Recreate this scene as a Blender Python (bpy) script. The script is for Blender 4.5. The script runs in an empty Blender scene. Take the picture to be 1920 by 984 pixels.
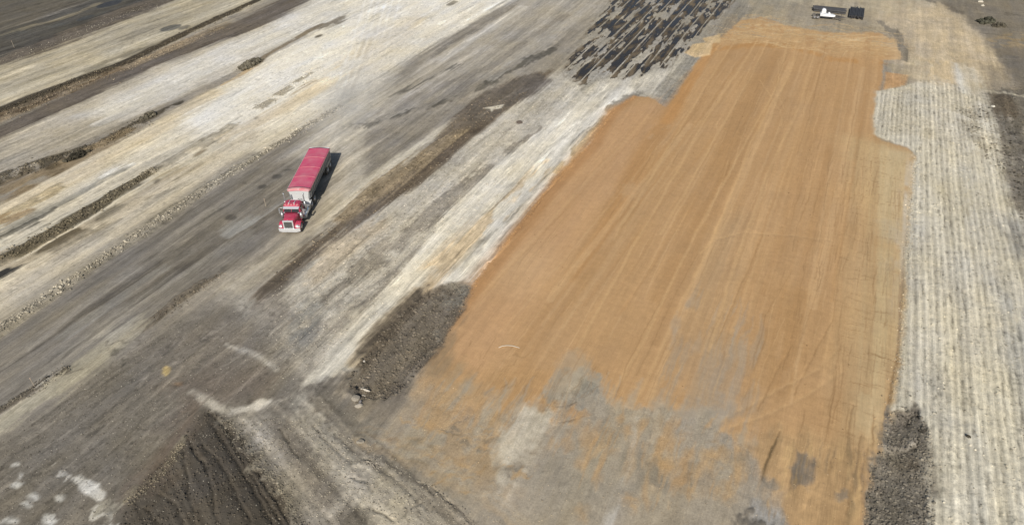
import bpy, bmesh, math, random
import numpy as np
from mathutils import Vector, Matrix

# ------------------------------------------------------------------ camera, sky, sun
SC = bpy.context.scene
COL = SC.collection
FPX, CX, CY = 1288.0, 960.0, 492.0
PITCH, CAMH = math.radians(37.2), 44.5

cam_data = bpy.data.cameras.new('camera')
cam = bpy.data.objects.new('camera', cam_data)
COL.objects.link(cam)
cam.location = (0, 0, CAMH)
cam.rotation_euler = (math.radians(90) - PITCH, 0, 0)
cam_data.sensor_width = 36
cam_data.lens = FPX / 1920 * 36
cam_data.clip_start = 0.5
cam_data.clip_end = 6000
SC.camera = cam

SUN_ELEV = math.radians(37)
SUN_AZ = math.radians(187.0)            # clockwise from +Y: the sun stands behind the camera
world = bpy.data.worlds.new('World')
SC.world = world
world.use_nodes = True
wn = world.node_tree
for n in list(wn.nodes):
    wn.nodes.remove(n)
sky = wn.nodes.new('ShaderNodeTexSky')
sky.sky_type = 'NISHITA'
sky.sun_disc = False
sky.sun_elevation = SUN_ELEV
sky.sun_rotation = SUN_AZ
sky.air_density = 1.0
sky.dust_density = 1.2
bg = wn.nodes.new('ShaderNodeBackground')
bg.inputs['Strength'].default_value = 0.08
wo = wn.nodes.new('ShaderNodeOutputWorld')
wn.links.new(sky.outputs[0], bg.inputs[0])
wn.links.new(bg.outputs[0], wo.inputs[0])

sun_data = bpy.data.lights.new('sun', 'SUN')
sun_data.energy = 5.0
sun_data.angle = math.radians(0.53)
sun_data.color = (1.0, 0.955, 0.885)
sun = bpy.data.objects.new('sun', sun_data)
COL.objects.link(sun)
sd = Vector((math.sin(SUN_AZ) * math.cos(SUN_ELEV), math.cos(SUN_AZ) * math.cos(SUN_ELEV), math.sin(SUN_ELEV)))
sun.rotation_euler = (-sd).to_track_quat('-Z', 'Y').to_euler()
sun.location = (0, -40, 60)

SC.view_settings.view_transform = 'Standard'
SC.view_settings.look = 'None'
SC.view_settings.gamma = 1.0
SC.view_settings.exposure = 0.0
SC.render.engine = 'CYCLES'

# ------------------------------------------------------------------ small tools
random.seed(7)
RNG = np.random.default_rng(11)
KL = np.array([1.15, 1.175, 1.215])            # light arriving on level ground, used to turn observed colours into base colours


def at(px, py, z=0.0):
    """a point of the survey photograph -> the point of the site at height z"""
    a = (px - CX) / FPX
    b = (CY - py) / FPX
    f = math.cos(PITCH) + math.sin(PITCH) * b
    d = math.sin(PITCH) - math.cos(PITCH) * b
    t = (CAMH - z) / d
    return (a * t, f * t)


def lin(c):
    c = np.asarray(c, dtype=np.float64) / 255.0
    return np.where(c <= 0.04045, c / 12.92, ((c + 0.055) / 1.055) ** 2.4)


def alb(c):
    c = np.array(c, float)
    if c[0] - c[2] < 36:
        c[1] += 1.2
    return np.clip(lin(c) / KL, 0.0, 0.8)


def sstep(a, b, x):
    t = np.clip((x - a) / (b - a), 0, 1)
    return t * t * (3 - 2 * t)


TAB = RNG.random((512, 512)).astype(np.float32)


def vn(x, y, s=0):
    """value noise 0..1"""
    x = x + 37.17 * s + 1000.0
    y = y + 91.73 * s + 1000.0
    xi = np.floor(x).astype(np.int32)
    yi = np.floor(y).astype(np.int32)
    fx = (x - xi).astype(np.float32)
    fy = (y - yi).astype(np.float32)
    fx = fx * fx * (3 - 2 * fx)
    fy = fy * fy * (3 - 2 * fy)
    xi &= 511
    yi &= 511
    x1 = (xi + 1) & 511
    y1 = (yi + 1) & 511
    a = TAB[xi, yi]
    b = TAB[x1, yi]
    c = TAB[xi, y1]
    d = TAB[x1, y1]
    return (a + (b - a) * fx) * (1 - fy) + (c + (d - c) * fx) * fy


def fbm(x, y, o=3, s=0, g=0.5):
    t = 0.0
    amp = 1.0
    tot = 0.0
    for k in range(o):
        t = t + amp * vn(x, y, s + 5 * k)
        tot += amp
        amp *= g
        x = x * 2.03
        y = y * 2.03
    return t / tot


# ------------------------------------------------------------------ the terrain grid (site coordinates, metres)
ys = [21.0]
while ys[-1] < 172.0:
    ys.append(ys[-1] + 0.080 * max(1.0, ys[-1] / 27.0))
ys = np.array(ys)
half = [0.0]
while half[-1] < 138.0:
    half.append(half[-1] + (0.092 if half[-1] < 34 else 0.092 * (1 + (half[-1] - 34) / 75.0)))
half = np.array(half)
xs = np.concatenate([-half[:0:-1], half])
NX, NY = len(xs), len(ys)
GX, GY = np.meshgrid(xs, ys)                       # (NY, NX)
keep = np.abs(GX) < 0.735 * GY + 26.0
KI = np.nonzero(keep.ravel())[0]
X = GX.ravel()[KI]
Y = GY.ravel()[KI]
N = len(X)
SA = math.radians(25.3)                            # the direction the machines work in
U = X * math.sin(SA) + Y * math.cos(SA)
V = X * math.cos(SA) - Y * math.sin(SA)

n_edge = fbm(U / 6.0, V / 1.2, 4, 1) - 0.5
n_edge2 = fbm(U / 1.1, V / 0.55, 3, 2) - 0.5
n_iso = fbm(X / 2.2, Y / 2.2, 4, 3) - 0.5
n_isof = fbm(X / 0.55, Y / 0.55, 3, 4) - 0.5
st_long = fbm(U / 30.0, V / 0.9, 3, 5) - 0.5       # long streaks left by blades and wheels
st_mid = fbm(U / 13.0, V / 0.55, 4, 16) - 0.5
st_fine = fbm(U / 6.0, V / 0.24, 3, 6) - 0.5
st_mix = fbm(U / 16.0, V / 0.45, 4, 17) - 0.5      # tongues of one soil dragged into the next
spk = vn(X * 4.2, Y * 4.2, 7)
spk2 = vn(X * 3.1, Y * 3.1, 8)
patch = fbm(U / 5.0, V / 1.6, 4, 9)
patch_i = fbm(X / 1.7, Y / 1.7, 4, 10)
dirt = fbm(X / 14.0, Y / 14.0, 3, 12) - 0.5

sn, cs = math.sin(SA), math.cos(SA)


def warped(au, av, ai, am=0.0):
    du = au * n_edge2
    dv = av * n_edge + am * st_mix
    return (X + du * sn + dv * cs + ai * n_iso, Y + du * cs - dv * sn + ai * n_isof)


WARP = {'n': warped(1.5, .9, 0.5, 2.0), 'r': warped(2.5, 1.6, 1.4, 1.2), 'c': warped(0.3, 0.25, 0.25), 'i': warped(0.5, 0.4, 1.5), 'b': warped(.8, .8, .5, .3), 'e': warped(.6, .5, .7, .1)}

C = np.empty((N, 3))
ST = np.zeros(N)
MO = np.zeros(N)
RO = np.zeros(N)
SPD = np.zeros(N)
HT = np.zeros(N)


ROW0 = np.concatenate([[0], np.cumsum(keep.sum(1))])


def near(lo, hi, wx, wy):
    """indices of grid points in a box, found through the grid rows"""
    a = ROW0[max(0, np.searchsorted(ys, lo[1] - 3.0) - 1)]
    b = ROW0[min(NY, np.searchsorted(ys, hi[1] + 3.0) + 1)]
    x = wx[a:b]
    y = wy[a:b]
    return a + np.nonzero((x > lo[0]) & (x < hi[0]) & (y > lo[1]) & (y < hi[1]))[0]


def pts(p):
    return np.array([at(*q[:2]) for q in p])


def sd_poly(p, wx, wy, reach=3.0):
    """signed distance, inside positive, only near the polygon"""
    lo = p.min(0) - reach
    hi = p.max(0) + reach
    idx = near(lo, hi, wx, wy)
    x = wx[idx]
    y = wy[idx]
    best = np.full(len(idx), 1e9)
    ins = np.zeros(len(idx), bool)
    for a, b in zip(p, np.roll(p, -1, 0)):
        e = b - a
        L = e @ e + 1e-12
        t = np.clip(((x - a[0]) * e[0] + (y - a[1]) * e[1]) / L, 0, 1)
        best = np.minimum(best, (x - a[0] - t * e[0]) ** 2 + (y - a[1] - t * e[1]) ** 2)
        c = (a[1] > y) != (b[1] > y)
        if abs(b[1] - a[1]) > 1e-9:
            ins ^= c & (x < (b[0] - a[0]) * (y - a[1]) / (b[1] - a[1]) + a[0])
    d = np.sqrt(best)
    return idx, np.where(ins, d, -d)


def sd_line(p, w, wx, wy, reach=3.0):
    """distance to a polyline with half width w; also the signed side offset"""
    w = np.broadcast_to(np.asarray(w, float), (len(p),))
    lo = p.min(0) - reach - w.max()
    hi = p.max(0) + reach + w.max()
    idx = near(lo, hi, wx, wy)
    x = wx[idx]
    y = wy[idx]
    best = np.full(len(idx), -1e9)
    side = np.zeros(len(idx))
    for k in range(len(p) - 1):
        a, b = p[k], p[k + 1]
        e = b - a
        L = math.sqrt(e @ e) + 1e-9
        t = np.clip(((x - a[0]) * e[0] + (y - a[1]) * e[1]) / L ** 2, 0, 1)
        dx = x - a[0] - t * e[0]
        dy = y - a[1] - t * e[1]
        s = (w[k] + (w[k + 1] - w[k]) * t) - np.sqrt(dx * dx + dy * dy)
        m = s > best
        best = np.where(m, s, best)
        side = np.where(m, (dx * e[1] - dy * e[0]) / L, side)
    return idx, best, side


def paint(idx, m, rgb, st=None, mo=None, ro=None, sp=None):
    if rgb is not None:
        C[idx] += (alb(rgb) - C[idx]) * m[:, None]
    for arr, v in ((ST, st), (MO, mo), (RO, ro), (SPD, sp)):
        if v is not None:
            arr[idx] += (v - arr[idx]) * m


def thin(m, idx, pt, kind):
    """break a layer up: pt 0 = solid, towards 1 = only scattered patches"""
    if pt > 0:
        q = (patch if kind == 'u' else patch_i)[idx]
        m = m * sstep(0.30 + 0.34 * pt - 0.07, 0.30 + 0.34 * pt + 0.09, q)
    return m


def area(p, rgb, op=1.0, soft=0.5, warp='n', pt=0.0, pk='u', h=0.0, hs=None, **kw):
    wx, wy = WARP[warp]
    idx, s = sd_poly(pts(p), wx, wy, max(3.0, soft * 1.5))
    m = sstep(-soft, soft, s) * op
    m = thin(m, idx, pt, pk)
    paint(idx, m, rgb, **kw)
    if h:
        q = hs or 1.0
        HT[idx] += h * sstep(-q * 0.2, q, s)
    return idx, s


def line(p, w, rgb, op=1.0, soft=0.25, warp='n', pt=0.0, pk='u', h=0.0, hw=None, **kw):
    wx, wy = WARP[warp]
    idx, s, side = sd_line(pts(p), w, wx, wy)
    m = sstep(-soft, soft, s) * op
    m = thin(m, idx, pt, pk)
    paint(idx, m, rgb, **kw)
    if h:
        ww = np.max(w) if hw is None else hw
        HT[idx] += h * np.exp(-(((np.max(w) - s) / ww) ** 2))


def blob(px, py, rx, ry, rgb, op=1.0, rot=0.0, **kw):
    """a patch given by its outline in the photograph (pixels)"""
    p = []
    for k in range(12):
        a = k * math.pi / 6
        ex, ey = rx * math.cos(a), ry * math.sin(a)
        p.append((px + ex * math.cos(rot) - ey * math.sin(rot), py + ex * math.sin(rot) + ey * math.cos(rot)))
    kw.setdefault('soft', 0.25)
    kw.setdefault('warp', 'c')
    return area(p, rgb, op, **kw)


def inside(p, n):
    q = pts(p)
    lo, hi = q.min(0), q.max(0)
    ox, oy = [], []
    while len(ox) < n:
        x = RNG.uniform(lo[0], hi[0], n)
        y = RNG.uniform(lo[1], hi[1], n)
        ins = np.zeros(n, bool)
        for a, b in zip(q, np.roll(q, -1, 0)):
            if abs(b[1] - a[1]) > 1e-9:
                ins ^= ((a[1] > y) != (b[1] > y)) & (x < (b[0] - a[0]) * (y - a[1]) / (b[1] - a[1]) + a[0])
        ox.extend(x[ins])
        oy.extend(y[ins])
    return np.array(ox[:n]), np.array(oy[:n])


def dashes(poly, n, length, width, amp, ang=SA, jit=.02, rgb=None, op=.5, warp='b', pt=.05, hh=0.0, soft=1.0, bias=0.0):
    """scrapes and drag marks: short soft streaks that lighten or darken the soil, or smear another one over it"""
    bx, by = inside(poly, n)
    wx, wy = WARP[warp]
    for k in range(n):
        L = length[0] + (length[1] - length[0]) * random.random() ** 2
        w = width[0] + (width[1] - width[0]) * random.random() ** 2
        a = ang + random.gauss(0, jit)
        bend = random.gauss(0, .02) * L
        dx, dy = math.sin(a), math.cos(a)
        p = np.array([(bx[k] + dx * L * t + dy * bend * (1 - 4 * t * t), by[k] + dy * L * t - dx * bend * (1 - 4 * t * t)) for t in (-.5, -.2, .1, .5)])
        idx, s, side = sd_line(p, np.array([.02, w, w * .8, .02]), wx, wy, .6)
        sf = max(.07, w * .55) * soft
        m = sstep(-sf, sf, s)
        m = thin(m, idx, pt, 'u')
        if rgb is not None:
            c = rgb[random.randrange(len(rgb))]
            paint(idx, m * op, c)
        else:
            q = random.uniform(*amp) * (1 if random.random() < .5 + bias else -1)
            C[idx] *= (1 + q * m)[:, None]
        if hh:
            HT[idx] += hh * m * random.uniform(-1, 1)
# ------------------------------------------------------------------ soils of the site, laid down from large to small
C[:] = alb((150, 142, 131))
ST[:] = 0.25
MO[:] = 0.2
RO[:] = 0.4
SPD[:] = 0.25

# --- upper left: long graded strips
area([(-300, -100), (400, -100), (175, 0), (0, 58), (-300, 190)], (100, 94, 86), st=.2, mo=.15, ro=.2)
area([(-300, 190), (0, 58), (90, 30), (175, 0), (400, -100), (520, -100), (270, 0), (100, 75), (0, 107), (-300, 250)], (86, 82, 77), st=.45, mo=.2)
line([(45, 55), (110, 38), (185, 8)], .9, (124, 115, 98), .8, pt=.25)
line([(0, 68), (40, 55)], .3, (120, 113, 98), .8)
line([(40, 62), (140, 42), (230, 12)], .8, (92, 90, 86), .7, pt=.3)
blob(205, 8, 26, 5, (58, 60, 66), .9, -.25)
blob(160, 35, 18, 3, (72, 74, 78), .8, -.3)
line([(0, 100), (60, 82), (140, 55), (260, 5)], .5, (66, 61, 56), .8, pt=.1)
area([(-300, 250), (0, 107), (270, 0), (440, -80), (540, -80), (330, 0), (170, 68), (80, 102), (0, 128), (-300, 270)], (106, 97, 88), st=.2, mo=.4, sp=.4, ro=.9)
area([(-300, 270), (0, 124), (80, 100), (170, 66), (330, 0), (520, -90), (700, -90), (500, 0), (330, 78), (230, 122), (100, 176), (0, 208), (-300, 330)], (178, 168, 148), st=.32, mo=.12, soft=.9, ro=.3)
line([(-100, 215), (0, 182), (130, 135), (250, 85), (400, 20), (470, -10)], 1.6, (190, 181, 162), .7, soft=1.5)
line([(0, 150), (120, 112), (250, 60)], .5, (150, 141, 122), .6, pt=.2)
area([(120, 150), (170, 125), (240, 95), (300, 78), (240, 115), (150, 160)], (128, 120, 104), .75, pt=.3, soft=.8)
blob(320, 53, 22, 5, (92, 92, 92), .85, -.25)
blob(345, 52, 12, 3, (105, 102, 98), .8, -.3)
line([(-100, 250), (0, 208), (75, 178), (150, 150), (230, 118), (310, 80), (400, 38), (500, -8)], [2.0, 1.9, 1.6, 1.3, 1.1, 1.1, 1.1, 1.], (72, 64, 54), .97, soft=.3, warp='b', h=.2, hw=.8, ro=1.3, mo=.4, sp=.5)
area([(-200, 310), (0, 214), (150, 155), (230, 124), (310, 88), (430, 42), (440, 55), (310, 104), (160, 160), (60, 205), (0, 230), (-200, 330)], (146, 131, 111), .9, mo=.7, sp=.8, ro=1.5, soft=.7)
area([(0, 214), (150, 155), (230, 124), (236, 132), (150, 166), (0, 226)], (104, 88, 70), .8, pt=.35, mo=.6)
area([(-300, 370), (0, 236), (160, 160), (300, 103), (440, 42), (545, -10), (640, -50), (660, -40), (590, 0), (500, 46), (330, 108), (200, 168), (60, 236), (0, 264), (-300, 410)], (109, 100, 92), st=.18, mo=.14, sp=.15, ro=.5)
line([(0, 262), (60, 235), (200, 166), (330, 106), (490, 44)], .5, (82, 73, 66), .8, pt=.25, warp='r')
area([(-300, 410), (0, 264), (60, 236), (200, 168), (330, 108), (500, 46), (600, 0), (690, -60), (720, -60), (660, 30), (600, 55), (470, 112), (300, 200), (200, 248), (100, 292), (0, 332), (-300, 480)], (177, 168, 153), st=.35, mo=.15, soft=.9)
area([(150, 215), (330, 125), (500, 52), (620, -20), (700, -60), (700, 20), (600, 52), (470, 108), (330, 175), (230, 220)], (216, 211, 202), .95, soft=2.2, st=.2, mo=.1)
line([(180, 232), (240, 205)], .8, (205, 200, 192), .8, soft=.6)
line([(350, 165), (420, 130), (470, 105)], 1.2, (188, 180, 168), .6, pt=.35, pk='i')
area([(600, 55), (640, 25), (670, 18), (660, 40), (620, 60)], (150, 140, 125), .8, pt=.3)

# --- the wide chalk and sand strip beside the haul road
area([(-300, 640), (-100, 470), (0, 385), (130, 318), (280, 235), (480, 125), (640, 30), (680, -100), (1140, -100), (960, 0), (860, 55), (760, 112), (680, 165), (600, 215), (470, 300), (300, 410), (190, 482), (0, 610), (-300, 830)], (209, 199, 179), st=.28, mo=.12, soft=.6)
area([(330, 225), (480, 130), (640, 28), (680, -100), (1140, -100), (960, 2), (760, 108), (620, 195), (500, 245), (400, 260)], (228, 222, 210), .95, soft=2.5, st=.14, mo=.08, sp=.05)
area([(-200, 400), (0, 262), (0, 330), (60, 312), (140, 285), (200, 262), (270, 222), (330, 195), (300, 195), (200, 245)], (150, 141, 128), .5, soft=1.)
line([(-60, 358), (0, 336), (60, 313), (140, 286), (200, 264), (270, 224), (340, 190)], [1.6, 1.6, 1.5, 1.3, 1.1, .8, .5], (84, 76, 64), .9, warp='b', pt=.15, pk='i', h=.15, hw=.9, mo=.6, ro=1.5, sp=.7)
area([(-100, 390), (0, 345), (120, 300), (240, 238), (262, 240), (130, 320), (60, 350), (0, 388), (-100, 440)], (142, 126, 100), .85, pt=.15, mo=.4, soft=.8)
blob(142, 294, 24, 7, (58, 54, 46), .95, -.3, pt=.2, pk='i')
blob(100, 312, 18, 5, (92, 80, 62), .8, -.35)
line([(0, 378), (60, 352), (110, 325)], .6, (110, 94, 70), .7, pt=.25)
line([(0, 396), (110, 345), (260, 262), (400, 175)], 1.6, (208, 194, 166), .8, soft=1.2)
line([(0, 408), (60, 382), (112, 350)], .5, (172, 158, 128), .8, warp='r', h=.15, ro=1.2)
line([(0, 415), (50, 398)], .8, (150, 128, 96), .8)
area([(-60, 452), (0, 425), (60, 395), (110, 375), (220, 310), (240, 305), (240, 318), (180, 350), (100, 392), (40, 425), (0, 445)], (142, 139, 132), .75, pt=.2, soft=.7)
line([(0, 444), (30, 428), (55, 415)], .7, (84, 80, 72), .9, warp='r', pt=.15, h=.15)
line([(75, 405), (95, 392)], .5, (95, 91, 84), .8, warp='r', pt=.2)
line([(190, 332), (210, 318), (245, 305)], .35, (222, 217, 206), .9)
line([(0, 465), (80, 425), (190, 370), (260, 330)], 1.4, (206, 199, 184), .8, soft=.9)
line([(0, 480), (60, 458), (110, 430)], .9, (205, 190, 160), .8, soft=.6)
area([(340, 225), (430, 170), (480, 150), (470, 175), (380, 235)], (230, 226, 218), .7, soft=1.2)
line([(-60, 512), (0, 486), (50, 460), (100, 432), (160, 396), (240, 346), (290, 316)], [1.3, 1.3, 1.2, 1.1, 1.1, 1.0, .7], (98, 89, 73), .95, warp='b', h=.2, hw=.8, ro=1.5, mo=.5, sp=.6)
line([(290, 316), (350, 283), (400, 258), (440, 236)], [.9, .9, .9, .7], (166, 156, 138), .8, warp='r', h=.2, mo=.4)
area([(-60, 545), (0, 492), (70, 470), (150, 420), (260, 352), (330, 310), (360, 310), (250, 378), (160, 432), (60, 492), (0, 522)], (176, 163, 141), .9, mo=.2, soft=.7)
blob(205, 396, 34, 8, (108, 99, 83), .85, -.45, soft=.6)
blob(250, 380, 30, 6, (150, 138, 116), .6, -.5, soft=.6)
area([(60, 488), (70, 470), (110, 440), (150, 425), (185, 432), (140, 452), (100, 478)], (92, 81, 63), .9, pt=.1, soft=.4, mo=.4)
area([(-80, 570), (-40, 525), (0, 505), (48, 494), (30, 508), (0, 522), (-60, 560)], (46, 46, 48), .95, soft=.25)
blob(293, 338, 8, 4, (120, 112, 98), .8, -.5)
blob(375, 285, 14, 3, (132, 118, 98), .8, -.5)
blob(378, 262, 8, 4, (150, 140, 122), .8, -.5)
line([(0, 548), (200, 420), (330, 335), (480, 250)], 1.3, (190, 178, 158), .7, soft=1.)
line([(100, 492), (260, 385), (380, 305)], .35, (150, 140, 124), .7, pt=.15)
line([(60, 500), (200, 418), (330, 340)], .4, (140, 130, 112), .6, pt=.3, h=.08)
area([(-80, 640), (0, 560), (200, 432), (420, 300), (480, 268), (480, 286), (300, 395), (190, 470), (0, 596)], (192, 181, 162), .75, st=.2, soft=.9)
line([(0, 600), (192, 472), (330, 380), (470, 292)], .9, (148, 140, 128), .8, soft=.7)
# cream streaks and tracks on the bright upper part
line([(480, 238), (560, 188), (640, 135), (700, 92), (780, 38)], [.8, 1.5, 2.6, 3.2, 2.2], (222, 207, 176), .75, soft=1.4, pt=.12)
line([(420, 262), (520, 205), (600, 160)], 1.1, (205, 190, 162), .6, soft=.8, pt=.2)
line([(480, 260), (620, 172), (760, 92), (900, 10)], 1.2, (214, 205, 188), .6, soft=1., pt=.2)
line([(488, 200), (520, 178), (560, 152), (600, 126)], [.7, .9, .7, .4], (150, 141, 124), .8, warp='r', pt=.35, pk='i', h=.15, sp=.8)
line([(545, 178), (575, 158), (608, 138)], .3, (176, 158, 130), .7, pt=.15)
line([(570, 122), (610, 90), (650, 20)], .8, (214, 212, 206), .4, soft=.5)
for dx in (0, 14, 26, 40, 52, 66):
    line([(632 + dx * .9, 160), (650 + dx, 110), (668 + dx, 55), (690 + dx, -20)], .22, (238, 234, 226), .6, soft=.25, warp='c', h=-.04)
line([(420, 157), (470, 128)], .35, (190, 168, 132), .8)
line([(478, 122), (500, 105), (540, 82), (580, 58), (605, 46)], [.9, .45, .5, .8, .5], (132, 118, 98), .9, warp='c', h=.12, pt=.05)
area([(575, 62), (590, 50), (612, 44), (640, 30), (655, 22), (640, 44), (612, 56), (590, 66)], (118, 108, 95), .85, pt=.25, mo=.4)
blob(597, 68, 8, 2.5, (100, 92, 80), .9, -.3)
line([(430, 128), (460, 100), (530, 70)], .7, (195, 188, 176), .7, pt=.4, pk='i', sp=.7)
line([(840, 10), (850, 4)], .8, (120, 114, 105), .8)

# --- haul road
ROAD = [(-300, 840), (0, 622), (192, 492), (300, 420), (480, 307), (600, 222), (690, 165), (860, 58), (970, 0), (1150, -100), (1330, -100), (1180, 0), (1090, 45), (1040, 95), (960, 132), (850, 190), (690, 238), (670, 330), (640, 390), (560, 450), (500, 490), (420, 515), (330, 572), (230, 640), (130, 700), (0, 768), (-300, 960)]
area([(-300, 840), (0, 622), (192, 492), (300, 420), (480, 307), (600, 222), (690, 165), (860, 58), (970, 0), (1150, -100), (1330, -100), (1180, 0), (1090, 45), (1040, 95), (960, 132), (850, 190), (690, 238), (660, 300), (640, 380), (560, 450), (500, 480), (420, 515), (330, 572), (230, 640), (130, 700), (0, 768), (-300, 960)], (130, 123, 114), st=.3, mo=.14, soft=.5, ro=.25, sp=.15)
area([(520, 300), (620, 225), (700, 165), (970, 2), (1150, -100), (1320, -100), (1090, 45), (960, 125), (800, 195), (660, 260), (600, 300)], (171, 163, 151), .9, soft=2.5, st=.3)
area([(500, 480), (560, 440), (590, 400), (640, 290), (670, 240), (685, 300), (690, 360), (640, 400), (590, 440), (540, 485), (490, 520), (440, 560), (420, 540)], (184, 174, 157), .95, soft=1.6, mo=.2, pt=.05)
area([(640, 330), (650, 240), (690, 235), (685, 320), (668, 380)], (178, 170, 157), .7, soft=1.)
area([(684, 330), (692, 246), (860, 192), (905, 196), (830, 236), (760, 282)], (142, 135, 126), .9, soft=.7, st=.35)
line([(700, 310), (760, 275), (840, 228)], .6, (160, 152, 142), .6, pt=.2)
line([(640, 240), (685, 236), (730, 222), (800, 200), (840, 188), (900, 168), (965, 126), (1040, 92)], [.4, .7, .9, .8, .7, .9, 1.2, 1.2], (92, 87, 80), .85, pt=.3, warp='r', h=.12, mo=.5)
line([(676, 206), (725, 184), (840, 131), (862, 118)], [.2, .3, .7, .3], (96, 92, 86), .8, pt=.12, warp='n')
line([(690, 170), (770, 128), (880, 62), (960, 12)], .5, (128, 121, 112), .7, warp='r', pt=.2)
line([(690, 215), (800, 165), (870, 122), (960, 60)], .7, (176, 169, 160), .6, pt=.25)
line([(830, 112), (900, 66), (980, 15)], [.5, .9, 1.1], (188, 182, 173), .75, soft=.5)
line([(640, 250), (800, 175), (900, 130)], 1.0, (138, 131, 123), .6, pt=.25)
line([(850, 175), (950, 105), (1060, 30)], 1.0, (134, 127, 119), .6, pt=.25)
line([(920, 150), (1000, 90), (1060, 50)], .8, (165, 159, 150), .6, pt=.25)
for q in [(520, 333, 11, 4.5), (492, 351, 9, 3.5), (434, 408, 13, 6), (540, 320, 7, 2.5), (455, 345, 8, 3)]:
    blob(*q, (84, 80, 76), .85, -.2, pt=.1, pk='i')
line([(250, 560), (330, 512), (430, 455), (530, 392)], [.8, 1.2, 1.4, .8], (102, 95, 87), .75, soft=.9, pt=.08)
line([(200, 560), (330, 470), (480, 375)], 1.3, (108, 102, 95), .6, soft=.9, pt=.15)
line([(0, 745), (120, 665), (260, 570), (400, 480), (470, 440)], .8, (142, 136, 127), .55, soft=.5, pt=.2)
line([(50, 640), (160, 565), (250, 500)], .5, (148, 142, 134), .6, soft=.4, pt=.1)
line([(120, 625), (200, 575), (300, 505)], .6, (140, 136, 130), .6, soft=.4, pt=.2)
line([(430, 440), (500, 400), (540, 372)], .5, (158, 154, 148), .8, soft=.4)
line([(430, 432), (470, 415)], 1., (150, 148, 144), .7, soft=.7)
line([(300, 460), (400, 395), (470, 350)], .8, (136, 130, 122), .5, pt=.2)
line([(0, 690), (150, 590), (300, 490)], .35, (96, 90, 84), .7, pt=.2)
line([(0, 640), (200, 505), (480, 322)], .7, (112, 106, 99), .6, soft=.6)
line([(-60, 655), (0, 614), (100, 547), (192, 483), (290, 417), (400, 346), (480, 297), (560, 246), (640, 197)], [.8, .8, .75, .7, .7, .6, .55, .5, .4], (148, 140, 126), .9, warp='n', h=.14, hw=.4, ro=1.6, mo=.6, sp=.8)
line([(420, 512), (330, 572), (270, 612)], [.3, .6, .5], (112, 103, 92), .85, warp='r', h=.2, hw=.4, mo=.5)

area([(585, 285), (612, 215), (650, 140), (690, 60), (790, 20), (745, 120), (705, 190), (655, 250), (625, 280)], (212, 205, 193), .88, soft=3.5, warp='n')  # haze of airborne dust behind the truck, painted pale into the ground colour
# --- the strip between the road and the clay pad
area([(440, 640), (430, 560), (500, 545), (620, 445), (700, 395), (830, 300), (900, 245), (1030, 150), (1110, 100), (1300, 90), (1290, 190), (1180, 180), (1100, 220), (960, 340), (860, 440), (720, 580), (600, 700), (540, 740)], (190, 182, 168), .95, soft=1.4, mo=.26, st=.28, ro=.7, sp=.45)
area([(470, 700), (480, 600), (560, 590), (640, 560), (620, 640), (590, 700), (540, 740)], (162, 154, 142), .8, soft=1.5, mo=.3)
area([(560, 500), (620, 450), (720, 400), (730, 430), (640, 500), (580, 540)], (188, 174, 150), .8, soft=1., pt=.1, mo=.4, sp=.5)
line([(600, 560), (680, 500), (760, 440), (830, 390), (870, 345), (960, 285), (1010, 240)], [.7, 1.1, 1.4, 1.1, .9, .9, .5], (140, 132, 121), .85, pt=.2, warp='r', mo=.4)
line([(720, 470), (800, 405), (900, 340)], 1., (160, 152, 141), .7, pt=.2)
line([(640, 620), (740, 520), (860, 420), (960, 330), (1060, 240)], [1.2, 1.4, 1.2, 1., .8], (160, 152, 141), .75, pt=.12, soft=.7)
area([(540, 590), (580, 560), (610, 570), (590, 620), (560, 660), (545, 640)], (132, 130, 126), .7, soft=.8, pk='i', pt=.2)
for q in [(690, 440, 10), (730, 480, 14), (640, 520, 12), (560, 580, 12), (620, 590, 14), (760, 500, 12)]:
    blob(q[0], q[1], q[2], q[2] * .5, (206, 199, 186), .7, -.6, pt=.35, pk='i', soft=.5)
# white band beside the road, then the dark rut
area([(560, 470), (620, 400), (665, 352), (740, 295), (830, 236), (880, 205), (960, 150), (960, 165), (880, 224), (800, 285), (700, 360), (640, 420)], (208, 200, 185), .9, soft=.7, mo=.2, pt=.05)
area([(1040, 132), (1000, 178), (900, 242), (830, 302), (780, 346), (700, 402), (640, 440), (575, 490), (510, 552), (475, 585), (470, 560), (500, 525), (560, 470), (640, 408), (700, 355), (780, 292), (850, 224), (890, 188), (960, 148)], (113, 101, 88), .95, soft=.6, mo=.35, ro=1., sp=.4)
line([(640, 408), (720, 346), (800, 292), (870, 245)], [1., 1.7, 1.5, .8], (156, 140, 113), .85, soft=.6, mo=.5, sp=.8, h=.15)
line([(700, 396), (780, 338), (860, 272), (920, 225)], [.6, 1., 1.1, .9], (100, 88, 76), .8, soft=.5)
area([(868, 214), (890, 188), (960, 150), (1010, 138), (1034, 150), (1000, 182), (950, 204), (885, 240)], (104, 96, 89), .9, soft=.7, st=.3)
line([(890, 218), (960, 178), (1010, 155)], .4, (126, 118, 110), .7, pt=.1)
area([(905, 202), (925, 199), (945, 196), (940, 203), (926, 205), (922, 209), (918, 204)], (216, 209, 195), .95, soft=.2, warp='c')
line([(505, 548), (540, 515), (590, 470)], 1.0, (92, 83, 75), .6, soft=.6)
area([(480, 580), (510, 550), (540, 560), (545, 600), (500, 620)], (122, 113, 104), .7, soft=1.2)
blob(974, 231, 5, 3, (92, 82, 76), .9)
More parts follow.
